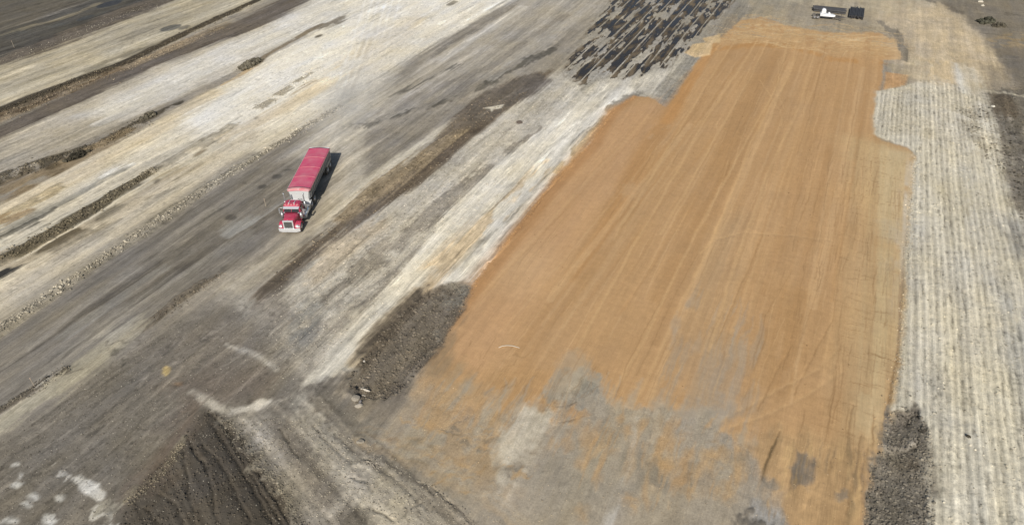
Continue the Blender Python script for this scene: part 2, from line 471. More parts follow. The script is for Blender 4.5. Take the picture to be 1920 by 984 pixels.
# chalk strip along the pad
area([(574, 722), (640, 648), (700, 578), (729, 540), (754, 517), (790, 470), (831, 403), (870, 370), (898, 340), (1000, 255), (1080, 195), (1140, 165), (1180, 160), (1200, 175), (1150, 208), (1115, 262), (1045, 330), (962, 438), (888, 530), (850, 527), (790, 547), (720, 605), (665, 688), (625, 705)], (222, 215, 201), .97, soft=.5, warp='n', st=.3, mo=.16, sp=.1)
line([(640, 690), (700, 622), (780, 545), (860, 465), (960, 370), (1030, 300)], [.6, .9, 1.5, 1.7, 1.3, .7], (212, 190, 154), .8, pt=.18, soft=.6, mo=.3)
line([(690, 655), (740, 590), (800, 538)], .8, (205, 184, 150), .7, pt=.15)
line([(700, 600), (820, 480), (960, 345)], .5, (200, 192, 178), .6, pt=.2)
line([(850, 505), (960, 405), (1060, 290), (1120, 235)], .5, (196, 186, 168), .7, pt=.25)
line([(1045, 322), (1080, 286), (1112, 258), (1150, 200)], [.4, .8, .9, .5], (168, 153, 120), .8, pt=.1, mo=.4)
line([(1120, 238), (1150, 205), (1185, 178), (1210, 170)], [.3, .7, .8, .5], (120, 114, 104), .8, warp='r', pt=.15)
area([(1030, 200), (1130, 110), (1200, 130), (1300, 95), (1295, 130), (1255, 185), (1215, 176), (1180, 165), (1100, 215)], (196, 189, 176), .9, soft=1.2, st=.3, mo=.18)
area([(1225, 180), (1262, 130), (1285, 100), (1320, 108), (1290, 140), (1260, 190)], (146, 140, 130), .85, soft=.6, mo=.3)
area([(1340, 60), (1380, 0), (1420, -60), (1480, -60), (1430, 0), (1400, 30), (1350, 82)], (130, 124, 114), .8, soft=.8, mo=.3)

# --- flooded ruts
RUT = [(1058, 140), (1062, 112), (1095, 62), (1130, 12), (1195, -60), (1450, -60), (1382, 0), (1330, 72), (1282, 100), (1250, 132), (1190, 148), (1140, 150), (1100, 166)]
area(RUT, (158, 152, 142), .8, soft=1.2, warp='n', st=.3, mo=.25)

# --- clay pad
PAD = [(788, 690), (830, 627), (888, 533), (962, 438), (1045, 331), (1112, 264), (1150, 205), (1190, 180), (1222, 184), (1248, 202), (1270, 172), (1310, 108), (1340, 78), (1388, 38), (1430, 32), (1480, 48), (1560, 60), (1640, 58), (1682, 74), (1694, 112), (1657, 112), (1650, 180), (1642, 252), (1652, 264), (1698, 275), (1715, 292), (1711, 350), (1704, 430), (1695, 540), (1689, 640), (1680, 720), (1662, 800), (1640, 885), (1618, 984), (1590, 1080), (1440, 1080), (1480, 984), (1450, 900), (1390, 830), (1345, 800), (1318, 776), (1285, 790), (1250, 764), (1152, 766), (1130, 730), (1090, 705), (1050, 735), (1000, 772), (900, 775), (830, 735)]
pidx, psd = area(PAD, (181, 147, 106), 1.0, soft=.3, warp='e', st=.07, mo=.05, ro=.12, sp=.02, h=.05, hs=1.2)
# broad tones of the clay
area([(800, 690), (890, 535), (1048, 332), (1150, 208), (1225, 188), (1250, 205), (1180, 320), (1060, 480), (960, 640), (900, 700)], (188, 152, 113), .85, soft=2.5, warp='n', st=.08)
blob(985, 505, 50, 38, (196, 163, 123), .7, -.8, soft=3.5, warp='n')
line([(1190, 182), (1150, 210), (1112, 270), (1048, 338), (965, 446), (890, 545), (850, 605)], [.5, .9, 1.1, 1., 1., .9, .5], (172, 131, 88), .7, soft=.6, warp='c')
line([(1300, 135), (1262, 205), (1200, 300), (1150, 400), (1075, 520)], [.6, 1.3, 1.3, 1.1, .6], (176, 136, 90), .65, soft=.8, warp='c', pt=.04)
line([(1340, 84), (1290, 160), (1250, 230)], .8, (186, 142, 92), .7, soft=.5, warp='c')
line([(1456, 97), (1402, 194), (1340, 330), (1285, 440), (1230, 560)], [.9, 1.4, 1.4, 1., .6], (168, 133, 91), .5, soft=.6, warp='c')
line([(1452, 182), (1370, 313), (1330, 400), (1265, 540), (1225, 640)], [.7, 1.2, 1.2, 1., .6], (168, 133, 92), .45, soft=.6, warp='c')
line([(1560, 90), (1520, 240), (1475, 400), (1440, 540), (1400, 700)], 1.2, (171, 137, 97), .4, soft=.8, warp='c', pt=.08)
line([(1500, 560), (1482, 640), (1465, 720)], 1.6, (168, 133, 90), .5, soft=.9, warp='c', pt=.1)
area([(1350, 420), (1400, 400), (1370, 560), (1340, 700), (1390, 780), (1290, 780), (1290, 640), (1310, 520)], (170, 146, 114), .5, soft=2., warp='n')
area([(1320, 640), (1400, 650), (1390, 780), (1250, 765), (1290, 690)], (164, 148, 125), .5, soft=3., warp='r', pt=.25)
area([(1590, 260), (1650, 264), (1716, 292), (1690, 640), (1655, 840), (1600, 850), (1590, 640), (1620, 450)], (191, 168, 128), .8, soft=3., warp='n', st=.12)
area([(1650, 275), (1695, 285), (1685, 460), (1655, 440)], (196, 178, 142), .7, soft=1.5, warp='n')
area([(1640, 640), (1660, 470), (1672, 470), (1665, 640), (1640, 800), (1620, 800)], (198, 180, 142), .6, soft=1.5, warp='n')
line([(1700, 430), (1690, 540), (1682, 660), (1664, 760), (1645, 850), (1630, 930)], .12, (120, 96, 66), .7, soft=.15, warp='c', pt=.12, h=-.05)
area([(1345, 85), (1390, 36), (1480, 50), (1560, 60), (1680, 74), (1692, 112), (1640, 108), (1560, 100), (1480, 86), (1420, 74)], (196, 165, 121), .6, soft=4.0, warp='r', mo=.2, pt=.06)
line([(1350, 92), (1420, 82), (1500, 92), (1560, 112), (1650, 118)], [1., 1.2, 1.2, 1., .8], (178, 134, 82), .6, soft=.9, warp='n', pt=.2)
area([(1660, 135), (1704, 141), (1697, 166), (1656, 170)], (184, 147, 104), .9, soft=.3, warp='c')
area([(1660, 118), (1690, 122), (1704, 141), (1668, 134)], (150, 138, 118), .8, soft=.4)
area([(1282, 99), (1300, 83), (1336, 78), (1332, 104), (1302, 108)], (208, 183, 142), .95, soft=.25, warp='c', h=.12, hs=.4)
area([(1318, 72), (1350, 64), (1350, 80), (1325, 82)], (206, 180, 138), .9, soft=.3, warp='c')
# wheel and drum marks on the clay
for q in range(46):
    y0 = random.uniform(70, 130)
    x0 = 1340 + q * 7.0 + random.uniform(-4, 4)
    f = (x0 - 1330) / 330.0
    x1 = 850 + f * 780 + random.uniform(-14, 14)
    y1 = 640 + random.uniform(-120, 130)
    t0 = random.choice([0, 0, .15, .3])
    a = (x0 + (x1 - x0) * t0, y0 + (y1 - y0) * t0)
    mid = ((a[0] + x1) / 2 + random.uniform(-3, 3), (a[1] + y1) / 2)
    c = random.choice([(200, 166, 122), (204, 172, 130), (168, 131, 88), (192, 158, 116), (172, 136, 94)])
    line([a, mid, (x1, y1)], random.choice([.08, .12, .2, .4]), c, random.uniform(.15, .35), soft=.16, warp='c', h=random.choice([0, -.015]))
TR = [[(1425, 66), (1398, 113), (1320, 229), (1234, 384), (1185, 463), (1170, 496), (1100, 620), (1070, 680)],
      [(1479, 74), (1456, 163), (1386, 290), (1336, 380), (1278, 492), (1209, 631), (1166, 708), (1140, 755)],
      [(1494, 82), (1479, 147), (1448, 194), (1409, 267), (1361, 388), (1328, 469), (1282, 558), (1240, 650), (1216, 704), (1185, 764)],
      [(1440, 76), (1410, 140), (1345, 250), (1290, 350), (1240, 440)],
      [(1530, 90), (1500, 200), (1450, 300), (1405, 420), (1370, 520), (1330, 660)],
      [(1380, 75), (1330, 150), (1240, 300), (1150, 450)],
      [(1425, 151), (1463, 209), (1466, 240)], [(1459, 110), (1460, 150), (1443, 190), (1425, 230)],
      [(1446, 150), (1470, 205)], [(1500, 84), (1485, 130), (1460, 180), (1440, 240)],
      [(1313, 476), (1340, 450), (1398, 436), (1483, 442), (1560, 452)],
      [(1566, 662), (1528, 697), (1458, 731), (1390, 768), (1327, 801)], [(1578, 697), (1500, 750), (1430, 780), (1350, 808)]]
for k, p in enumerate(TR):
    line(p, .15 if k < 6 else .08, (200, 166, 121), .5 if k < 6 else .45, soft=.16, warp='c', h=-.02, hw=.25)
for p in [[(1548, 86), (1517, 221), (1494, 290)], [(1610, 174), (1595, 252), (1579, 329)], [(1580, 310), (1577, 345)], [(1478, 660), (1420, 770)], [(1360, 660), (1335, 730)], [(1430, 440), (1380, 560), (1345, 640)], [(1580, 480), (1560, 600), (1490, 740)]]:
    line(p, .05, (142, 112, 76), .5, soft=.1, warp='c', h=-.02, hw=.15)
for q in range(44):          # loops of tracks at the head of the pad
    a = random.uniform(1350, 1660)
    b = 40 + (a - 1350) * .1 + random.uniform(-4, 38)
    L = random.uniform(20, 70)
    line([(a, b), (a + L * .5, b + random.uniform(-5, 6)), (a + L, b + random.uniform(-8, 10))], .10, random.choice([(218, 192, 150), (212, 184, 140), (176, 138, 90)]), .5, soft=.2, warp='c')

# --- foot of the pad: grey subsoil with smears of clay
area([(700, 770), (720, 730), (790, 690), (850, 720), (940, 770), (1000, 775), (1050, 745), (1090, 712), (1125, 735), (1148, 770), (1250, 768), (1275, 795), (1320, 770), (1345, 815), (1400, 850), (1460, 930), (1480, 1080), (850, 1080), (780, 930)], (163, 151, 133), .93, soft=1.6, warp='r', st=.06, mo=.18, ro=.35, sp=.2)
area([(780, 720), (820, 670), (900, 700), (1000, 720), (1080, 720), (1010, 790), (900, 800), (830, 780)], (178, 146, 105), .8, soft=1.6, warp='r', pt=.1)
area([(900, 700), (1000, 690), (1080, 700), (1040, 790), (950, 790)], (178, 143, 100), .75, soft=1.6, warp='n', st=.2)
area([(780, 740), (950, 770), (990, 850), (960, 920), (860, 900), (760, 830)], (168, 143, 108), .65, soft=2.5, warp='r', pt=.3, pk='i')
area([(1040, 700), (1090, 690), (1130, 720), (1140, 760), (1060, 762), (1000, 740)], (150, 144, 132), .85, soft=.7, warp='r', pt=.12)
line([(1070, 672), (1050, 720)], 1.2, (166, 150, 126), .6, soft=.6, pt=.2)
area([(1030, 770), (1090, 762), (1100, 775), (1060, 790), (1030, 788)], (184, 148, 105), .85, soft=.4)
line([(1042, 761), (1065, 760), (1082, 753)], .04, (90, 74, 54), .8, soft=.07, warp='c', h=-.03)
line([(1045, 790), (1070, 788), (1095, 778)], .04, (110, 88, 62), .8, soft=.07, warp='c', h=-.03)
area([(1120, 820), (1140, 770), (1240, 770), (1240, 830), (1160, 850)], (168, 148, 118), .55, soft=1.2, warp='r', pt=.25)
area([(1200, 830), (1290, 780), (1380, 790), (1420, 860), (1400, 900), (1240, 900)], (176, 149, 112), .65, soft=2., warp='r', pt=.3)
area([(1250, 770), (1380, 740), (1400, 800), (1330, 830), (1260, 810)], (154, 147, 136), .7, soft=1., warp='r', pt=.25)
for q in [(1181, 936, 17, 13), (1095, 872, 6, 11), (1090, 955, 8, 10), (1290, 880, 20, 14), (1300, 920, 8, 10), (965, 915, 7, 8), (1240, 868, 26, 12), (1340, 850, 24, 16), (1360, 920, 8, 18), (740, 826, 16, 5), (800, 790, 16, 6), (860, 868, 10, 8)]:
    blob(*q, (182, 150, 106), .7, 0.2, warp='i', soft=.6)
area([(945, 800), (985, 768), (1015, 770), (1022, 785), (1005, 830), (975, 860), (985, 790), (960, 880), (945, 885), (930, 850)], (196, 186, 168), .9, soft=1.0, warp='r', pt=.08, pk='i', mo=.3)
area([(930, 880), (965, 860), (975, 900), (955, 925)], (178, 167, 148), .7, soft=.9, warp='r', pt=.2, pk='i')
line([(1195, 790), (1185, 850), (1160, 920), (1140, 984)], .3, (186, 178, 166), .6, soft=.5, pt=.25, warp='n')
area([(1150, 960), (1165, 950), (1150, 1000), (1135, 1000)], (196, 190, 180), .7, soft=.4)
area([(1170, 860), (1300, 850), (1320, 900), (1230, 930), (1160, 920)], (126, 120, 110), .6, soft=1.2, warp='i', pt=.38, pk='i')
area([(1010, 860), (1150, 850), (1160, 940), (1010, 984)], (152, 143, 128), .6, soft=2.)
# foot of the pad, right half
area([(1385, 830), (1450, 800), (1640, 830), (1625, 984), (1600, 1080), (1440, 1080), (1470, 970), (1440, 900)], (176, 147, 108), .8, soft=1.2, warp='r', st=.25, mo=.2, ro=.5)
area([(1400, 830), (1450, 815), (1440, 890), (1420, 930), (1390, 880)], (140, 125, 102), .7, soft=.9, warp='r', pt=.1)
area([(1475, 885), (1490, 850), (1528, 860), (1530, 900), (1520, 925), (1490, 918)], (113, 107, 100), .85, soft=.5, warp='r', mo=.3)
blob(1445, 905, 14, 10, (128, 120, 108), .7, 0, warp='i')
blob(1585, 930, 14, 10, (130, 120, 108), .7, 0, warp='i')
area([(1410, 950), (1450, 940), (1480, 984), (1440, 1010)], (158, 154, 148), .8, soft=.6)
line([(1380, 975), (1400, 965), (1425, 990)], .5, (104, 97, 88), .8, warp='r', h=.1)
line([(1461, 808), (1448, 838), (1436, 868), (1429, 900)], [.02, .1, .1, .03], (84, 70, 50), .75, soft=.1, warp='c', h=-.05, hw=.2)
for p in [[(1540, 905), (1525, 935), (1510, 965)], [(1620, 820), (1605, 880), (1585, 960)], [(1640, 800), (1625, 870), (1610, 920)], [(1560, 870), (1545, 930), (1535, 984)], [(1600, 760), (1590, 830)]]:
    line(p, .05, (118, 94, 64), .55, soft=.1, warp='b', pt=.12, h=-.03, hw=.14)

# --- furrowed chalk field on the right
FIELD = [(1642, 172), (1700, 160), (1730, 150), (1790, 158), (1850, 190), (1870, 230), (1886, 330), (1920, 440), (2300, 800), (2300, 1150), (1738, 1150), (1750, 984), (1752, 880), (1742, 805), (1715, 770), (1668, 768), (1682, 720), (1690, 640), (1697, 540), (1706, 430), (1717, 292), (1700, 275), (1660, 262), (1640, 252)]
fidx, fsd = area(FIELD, (206, 198, 180), 1.0, soft=.3, warp='b', st=.22, mo=.10, ro=.8, sp=.25)
area([(1740, 700), (1800, 650), (1920, 700), (2100, 900), (2100, 1100), (1748, 1100), (1755, 850)], (206, 199, 181), .6, soft=3.)
area([(1700, 290), (1730, 290), (1740, 400), (1712, 600), (1690, 640)], (206, 199, 184), .7, soft=1., pt=.1)
area([(1645, 185), (1700, 175), (1720, 250), (1650, 250)], (184, 176, 160), .6, soft=1.5, pt=.2)
area([(1700, 165), (1760, 165), (1850, 195), (1840, 300), (1760, 250)], (202, 194, 178), .6, soft=1.5, pt=.2)
area([(1760, 320), (1830, 330), (1850, 420), (1780, 440)], (190, 180, 156), .6, soft=2., pt=.2)
area([(1780, 200), (1850, 205), (1880, 260), (1860, 300), (1820, 270)], (96, 90, 80), .75, soft=.8, warp='i', pt=.45, pk='i', mo=.6)
area([(1840, 170), (1900, 160), (2300, 260), (2300, 800), (2050, 620), (1920, 450), (1886, 330), (1870, 230)], (108, 101, 91), .9, soft=1.2, warp='r', pt=.18, mo=.5, sp=1.0, ro=1.4)
area([(1880, 380), (1920, 400), (1990, 600), (1920, 480)], (196, 190, 176), .8, soft=.9, warp='r', pt=.2)
area([(1890, 560), (1940, 560), (2000, 800), (1930, 760), (1890, 640)], (176, 174, 168), .7, soft=1.5, warp='r', pt=.2)
area([(1865, 395), (1905, 420), (1925, 520), (1895, 480)], (128, 124, 118), .7, soft=1.2, warp='r', pt=.2)
# torn-up dark patch between pad and field
DARK = [(1672, 772), (1690, 762), (1718, 770), (1744, 808), (1752, 880), (1752, 984), (1745, 1100), (1600, 1100), (1618, 984), (1632, 895), (1652, 840), (1660, 800)]
area(DARK, (116, 109, 99), .95, soft=.6, warp='r', mo=.4, ro=1.2, sp=.5, h=-.15, hs=.8)
line([(1658, 836), (1690, 838), (1712, 822)], [.4, .6, .3], (142, 134, 124), .85, soft=.4, warp='n', h=.15)
line([(1690, 848), (1712, 842), (1722, 832)], .2, (54, 49, 43), .9, soft=.15, h=-.15, hw=.3)
line([(1668, 800), (1680, 785), (1690, 775)], .4, (136, 126, 114), .7, soft=.3)
line([(1686, 790), (1705, 780), (1725, 778)], .15, (52, 47, 41), .85, soft=.15, h=-.1, hw=.3)
line([(1728, 810), (1742, 804)], .2, (48, 43, 38), .85, soft=.15)
line([(1665, 870), (1680, 880), (1700, 900)], .7, (124, 116, 106), .7, soft=.5, pt=.1)
area([(1680, 860), (1720, 858), (1740, 880), (1700, 884)], (88, 79, 70), .8, soft=.5)
area([(1690, 930), (1710, 925), (1712, 960), (1690, 970)], (70, 65, 58), .7, soft=.7, pt=.15)
area([(1660, 890), (1690, 900), (1700, 935), (1660, 950)], (122, 116, 108), .6, soft=.8, pt=.1)

# --- top right: sand and rough ground
area([(1420, 30), (1400, 0), (1430, -100), (1800, -100), (1740, 0), (1690, 60), (1640, 60), (1560, 62), (1480, 48)], (160, 149, 131), .95, soft=.8, st=.15, mo=.2)
area([(1640, 10), (1700, 2), (1760, 6), (1800, 30), (1850, 70), (1890, 120), (1880, 150), (1840, 160), (1790, 160), (1730, 152), (1706, 140), (1695, 100), (1684, 72), (1650, 40)], (200, 183, 153), .95, soft=4.0, warp='r', mo=.2)
area([(1480, -60), (1560, -40), (1700, -10), (1760, 8), (1690, 30), (1560, 14), (1450, 8)], (182, 170, 148), .7, soft=1.5, pt=.15)
area([(1640, 0), (1800, 0), (1900, 130), (1800, 170), (1690, 90)], (178, 164, 140), .5, soft=2.0, warp='r', pt=.4, pk='i')
area([(1700, 110), (1830, 120), (1860, 190), (1800, 175), (1730, 155)], (192, 180, 158), .7, soft=1.5, pt=.1)
area([(1725, 110), (1800, 115), (1800, 160), (1740, 155)], (190, 168, 130), .6, soft=1., pt=.25)
line([(1792, 120), (1800, 145), (1812, 182)], [.3, .8, .5], (214, 211, 203), .8, soft=.9, warp='b')
line([(1820, 130), (1835, 160), (1850, 200)], .7, (196, 190, 178), .5, soft=1.2, warp='b', pt=.15)
area([(1725, -100), (2400, -100), (2400, 320), (1920, 190), (1880, 130), (1850, 75), (1800, 28), (1760, 4)], (127, 118, 105), .95, soft=1.2, warp='r', mo=.2, st=.15)
area([(1850, 75), (1900, 60), (1960, 70), (1960, 110), (1900, 120)], (160, 140, 105), .6, soft=1., warp='r', pt=.35, pk='i')
area([(1860, 85), (1960, 95), (2000, 190), (1920, 190), (1885, 140)], (112, 105, 97), .7, soft=1.2, warp='r', pt=.1)
area([(1840, 120), (1900, 130), (1920, 170), (1850, 165)], (142, 130, 112), .7, soft=1., warp='r', pt=.2)
line([(1855, 172), (1890, 175), (1930, 185)], .4, (186, 176, 156), .8, soft=.4)
area([(1856, 178), (1890, 176), (1910, 215), (1880, 225), (1860, 200)], (102, 90, 76), .8, soft=.6)
line([(1700, -10), (1760, 6), (1800, 24)], 1., (105, 97, 88), .7, soft=.6, pt=.2)
line([(1648, 40), (1668, 54), (1682, 70), (1692, 92), (1694, 112)], [.6, .8, .9, .8, .5], (128, 120, 108), .85, soft=.35, warp='n', h=-.15)
line([(1640, 60), (1660, 64), (1684, 78)], .5, (150, 134, 110), .7, pt=.2)
area([(1390, -20), (1430, -20), (1500, 10), (1440, 30), (1395, 30)], (150, 142, 128), .7, soft=1., pt=.1)
area([(1520, 26), (1600, 40), (1640, 52), (1600, 58), (1530, 46)], (146, 134, 116), .7, soft=.7)

# --- lower left
area([(-300, 1000), (0, 815), (110, 745), (210, 680), (330, 595), (440, 560), (480, 590), (540, 690), (600, 715), (680, 760), (740, 850), (880, 1080), (-300, 1180)], (119, 112, 103), .96, soft=1.8, warp='n', mo=.2, st=.11, ro=.5, sp=.45)
area([(-200, 930), (0, 775), (120, 690), (185, 640), (230, 610), (300, 570), (240, 640), (180, 692), (60, 775), (0, 818), (-200, 960)], (172, 164, 145), .85, soft=.8, pt=.12, st=.3)
area([(190, 625), (250, 600), (250, 640), (200, 660)], (170, 163, 150), .7, soft=.8, pt=.1)
line([(200, 640), (240, 638), (270, 638)], .12, (96, 88, 78), .7, soft=.2, warp='n')
line([(130, 692), (160, 686)], .12, (96, 88, 78), .7, soft=.2, warp='n')
line([(-50, 795), (0, 766), (60, 730), (95, 705), (128, 686)], [.6, .6, .6, .5, .3], (84, 77, 68), .9, warp='r', h=.25, hw=.5, mo=.5)
line([(82, 712), (100, 698)], .3, (170, 164, 154), .8, soft=.2)
area([(190, 690), (260, 690), (240, 730), (180, 760), (150, 740)], (112, 104, 92), .5, soft=1.5, pt=.1)
for q in [(213, 658, 10, 5), (232, 676, 8, 5), (312, 652, 9, 4)]:
    blob(*q, (84, 79, 72), .7, -.2, warp='i')
area([(270, 660), (400, 600), (470, 610), (520, 690), (470, 720), (380, 720)], (126, 117, 106), .7, soft=2., mo=.25)
area([(290, 720), (400, 690), (520, 700), (500, 745), (430, 765), (380, 750), (350, 745)], (116, 105, 95), .7, soft=1.5)
blob(312, 695, 7, 10, (190, 168, 116), .9, .4, soft=.2)
blob(335, 720, 6, 4, (150, 124, 96), .6, 0)
line([(425, 648), (462, 660), (495, 675), (522, 695)], [.15, .25, .3, .2], (176, 169, 158), .8, soft=.3, warp='c')
line([(360, 736), (390, 752), (412, 768), (432, 778)], [.25, .4, .4, .2], (186, 178, 164), .85, soft=.3, warp='c')
line([(436, 774), (468, 768), (490, 760), (508, 755)], [.3, .4, .6, .2], (206, 199, 187), .9, soft=.25, warp='c', pt=.05)
line([(500, 768), (535, 748)], .15, (170, 162, 150), .7, soft=.2, warp='n')
blob(470, 755, 4, 3, (62, 56, 50), .7)
area([(560, 748), (590, 738), (600, 745), (585, 755), (600, 785), (590, 775), (575, 758)], (182, 172, 158), .8, soft=.35, warp='n')
# bright ground between the heap and the pad
area([(430, 780), (480, 770), (520, 790), (560, 780), (620, 810), (720, 880), (800, 940), (880, 1000), (900, 1080), (600, 1080), (560, 960), (500, 860)], (158, 150, 138), .9, soft=1.2, warp='e', st=.0, mo=.2, ro=.5, sp=.5)
area([(575, 835), (630, 858), (680, 895), (760, 940), (830, 990), (720, 1000), (660, 940), (600, 885)], (190, 181, 165), .75, soft=.8, warp='e', pt=.10, pk='i', mo=.35)
area([(680, 870), (730, 890), (780, 940), (790, 984), (740, 960), (690, 900)], (178, 168, 148), .8, soft=.7, warp='n')
area([(450, 790), (500, 800), (520, 850), (470, 830)], (160, 153, 143), .8, soft=1., warp='r')
line([(520, 790), (540, 830), (580, 880), (620, 930), (660, 984)], [.5, .8, 1., 1.2, 1.2], (112, 104, 95), .8, soft=.6, warp='e', mo=.3, pt=.08)
area([(640, 960), (690, 950), (720, 1000), (650, 1010)], (92, 86, 78), .7, soft=.7, warp='i', pt=.1)
area([(530, 740), (560, 745), (580, 800), (570, 830), (540, 790)], (112, 104, 95), .7, soft=.8, warp='n')
line([(560, 750), (580, 790), (610, 830), (650, 865)], .8, (158, 152, 140), .7, soft=.5, warp='n')
line([(575, 758), (600, 800), (640, 838)], .35, (166, 159, 148), .6, soft=.3, warp='n')
for p, w in [([(588, 800), (605, 822), (628, 842), (660, 868)], .10), ([(625, 815), (645, 832), (664, 846)], .08), ([(680, 858), (692, 864), (704, 872)], .16), ([(704, 874), (735, 893), (765, 920), (785, 942)], .09), ([(775, 948), (790, 943), (805, 958)], .1), ([(790, 905), (812, 915), (835, 935), (860, 955), (885, 980)], .13), ([(525, 805), (545, 840), (560, 858)], .1), ([(700, 955), (720, 965), (735, 975)], .14), ([(660, 895), (690, 905), (700, 920)], .1)]:
    line(p, w * .5, (66, 60, 51), .85, soft=.07, warp='c', h=-.07, hw=.12)
line([(690, 862), (712, 880), (745, 905), (770, 930)], .5, (176, 167, 151), .7, soft=.4, warp='n', h=.05)
area([(676, 870), (700, 862), (705, 880), (690, 888)], (186, 178, 164), .7, soft=.3, warp='n', h=.06, hs=.3)
line([(800, 915), (835, 940), (875, 975), (890, 990)], .5, (158, 149, 136), .6, soft=.4, warp='n', h=.05)
area([(640, 720), (690, 700), (760, 720), (760, 760), (720, 790), (670, 770), (645, 745)], (126, 116, 104), .8, soft=.9, warp='n', mo=.25)
line([(650, 700), (652, 720), (655, 745)], [.4, .6, .4], (142, 133, 121), .8, soft=.3, h=.15)
area([(662, 716), (680, 722), (686, 735), (672, 738)], (66, 58, 48), .8, soft=.25, warp='c')
area([(605, 725), (640, 708), (640, 735), (610, 750)], (108, 101, 93), .7, soft=.6, warp='n')
area([(572, 724), (600, 690), (640, 648), (700, 578), (760, 515), (815, 500), (790, 545), (722, 606), (668, 690), (640, 700), (600, 712)], (216, 208, 191), .92, soft=.5, warp='e', st=.2, mo=.15)
line([(665, 680), (715, 612), (785, 548)], .7, (206, 187, 153), .75, soft=.4, warp='e', pt=.1)
# dug strip of dark earth beside the pad
TRENCH = [(652, 722), (672, 682), (722, 612), (792, 548), (850, 529), (884, 536), (862, 592), (832, 640), (792, 684), (765, 722), (735, 748), (700, 752), (665, 742)]
area(TRENCH, (112, 103, 92), .95, soft=.7, warp='r', mo=.35, ro=1.2, sp=.35, h=-.35, hs=1.4)
line([(672, 692), (725, 618), (780, 562), (826, 540)], [.5, .9, .9, .5], (94, 84, 73), .8, soft=.5)
area([(828, 545), (850, 530), (882, 537), (872, 565), (840, 575)], (128, 123, 113), .7, soft=.6, warp='i', pt=.3, pk='i')
blob(812, 622, 10, 9, (140, 134, 124), .7, 0, warp='i')
area([(790, 690), (832, 645), (850, 620), (850, 660), (810, 710)], (128, 114, 94), .6, soft=.7, warp='r', pt=.2)
area([(840, 700), (870, 690), (900, 720), (850, 750)], (150, 138, 118), .5, soft=1., warp='r', pt=.3)

PADA = math.radians(25.8)
GREY, CLAY = [(162, 151, 134), (154, 144, 128), (168, 156, 138)], [(178, 149, 111), (176, 145, 105), (184, 156, 118)]
dashes([(830, 700), (1000, 760), (1080, 690), (1150, 750), (1330, 760), (1420, 830), (1300, 860), (1000, 840), (800, 760)], 150, (1.5, 7), (.06, .5), None, PADA, .10, GREY, .55, soft=1.3)
dashes([(790, 710), (1000, 770), (1150, 770), (1400, 790), (1460, 900), (1240, 930), (1000, 840), (800, 800)], 130, (1, 5), (.06, .5), None, PADA, .12, CLAY, .5, soft=1.3)
dashes([(1250, 560), (1420, 560), (1420, 780), (1240, 760)], 50, (3, 10), (.08, .4), None, PADA, .03, [(168, 150, 126), (164, 148, 126)], .45)
dashes([(760, 780), (950, 800), (1000, 900), (900, 940), (780, 880)], 60, (.8, 3), (.05, .3), None, PADA + 1.0, .5, [(176, 148, 108), (120, 112, 100), (150, 142, 130)], .6)
dashes([(1400, 830), (1640, 830), (1620, 990), (1450, 990)], 60, (1, 6), (.05, .25), None, PADA, .04, [(190, 160, 116), (140, 120, 92), (160, 136, 100)], .6)
area([(940, 810), (985, 766), (1015, 768), (1024, 785), (1005, 825), (975, 862), (960, 885), (942, 888), (928, 850)], (198, 188, 170), .8, soft=.9, warp='r', pt=.12, pk='i', mo=.3)
area([(928, 880), (970, 858), (978, 900), (955, 928)], (184, 173, 155), .65, soft=.9, warp='r', pt=.15, pk='i')
line([(1196, 785), (1188, 840), (1168, 905), (1146, 984)], .22, (190, 182, 168), .6, soft=.4, pt=.2, warp='e')
for k in range(15):            # ruts swinging round below the chalk strip
    o_ = -40 + k * 7 + random.uniform(-3, 3)
    line([(562 + o_ * .7, 742), (578 + o_, 775), (606 + o_, 815), (650 + o_ * 1.1, 858), (720 + o_ * 1.2, 912), (800 + o_ * 1.3, 965), (850 + o_ * 1.4, 1010)], random.uniform(.06, .22), random.choice([(104, 97, 88), (118, 110, 100), (166, 158, 146), (158, 150, 138)]), random.uniform(.35, .6), soft=.2, warp='b', pt=.1, h=random.uniform(-.02, .015))
# spoil heap
HEAP = [(205, 1150), (222, 984), (250, 925), (290, 885), (335, 835), (372, 775), (396, 768), (425, 785), (462, 830), (520, 905), (575, 984), (620, 1150)]
hidx, hsd = area(HEAP, (86, 79, 71), .95, soft=.9, warp='e', st=0., mo=.12, ro=.4, sp=.25)
HT[hidx] += 0.38 * sstep(-.6, 5.0, hsd)
ha, hb = np.array(at(400, 800)), np.array(at(510, 984))
he = (hb - ha) / np.linalg.norm(hb - ha)
hu = X[hidx] * he[0] + Y[hidx] * he[1]
hv = X[hidx] * he[1] - Y[hidx] * he[0]
hs_ = .6 * (fbm(hu / 14, hv / .30, 3, 81) - .5) + .4 * (fbm(hu / 16, hv / .9, 2, 83) - .5)
hc_ = n_isof[hidx]
hm_ = sstep(.1, 1.0, hsd)
C[hidx] *= (1 + hm_ * (1.5 * hs_ + .10 * hc_))[:, None]
HT[hidx] += hm_ * .16 * hs_
area([(240, 950), (260, 880), (300, 840), (360, 752), (392, 745), (372, 790), (340, 845), (290, 900)], (112, 99, 88), .85, soft=1.2, warp='r')
line([(235, 945), (275, 915), (310, 885), (335, 850), (345, 832)], [.3, .5, .35, .3, .35], (146, 136, 117), .7, soft=.3, warp='r', h=.05, hw=.4, mo=.4)
area([(290, 860), (330, 850), (350, 900), (300, 940), (260, 930)], (98, 87, 76), .7, soft=.8, warp='r')
area([(430, 800), (480, 870), (560, 1000), (480, 1000), (420, 880), (400, 800)], (72, 66, 60), .7, soft=1.5)
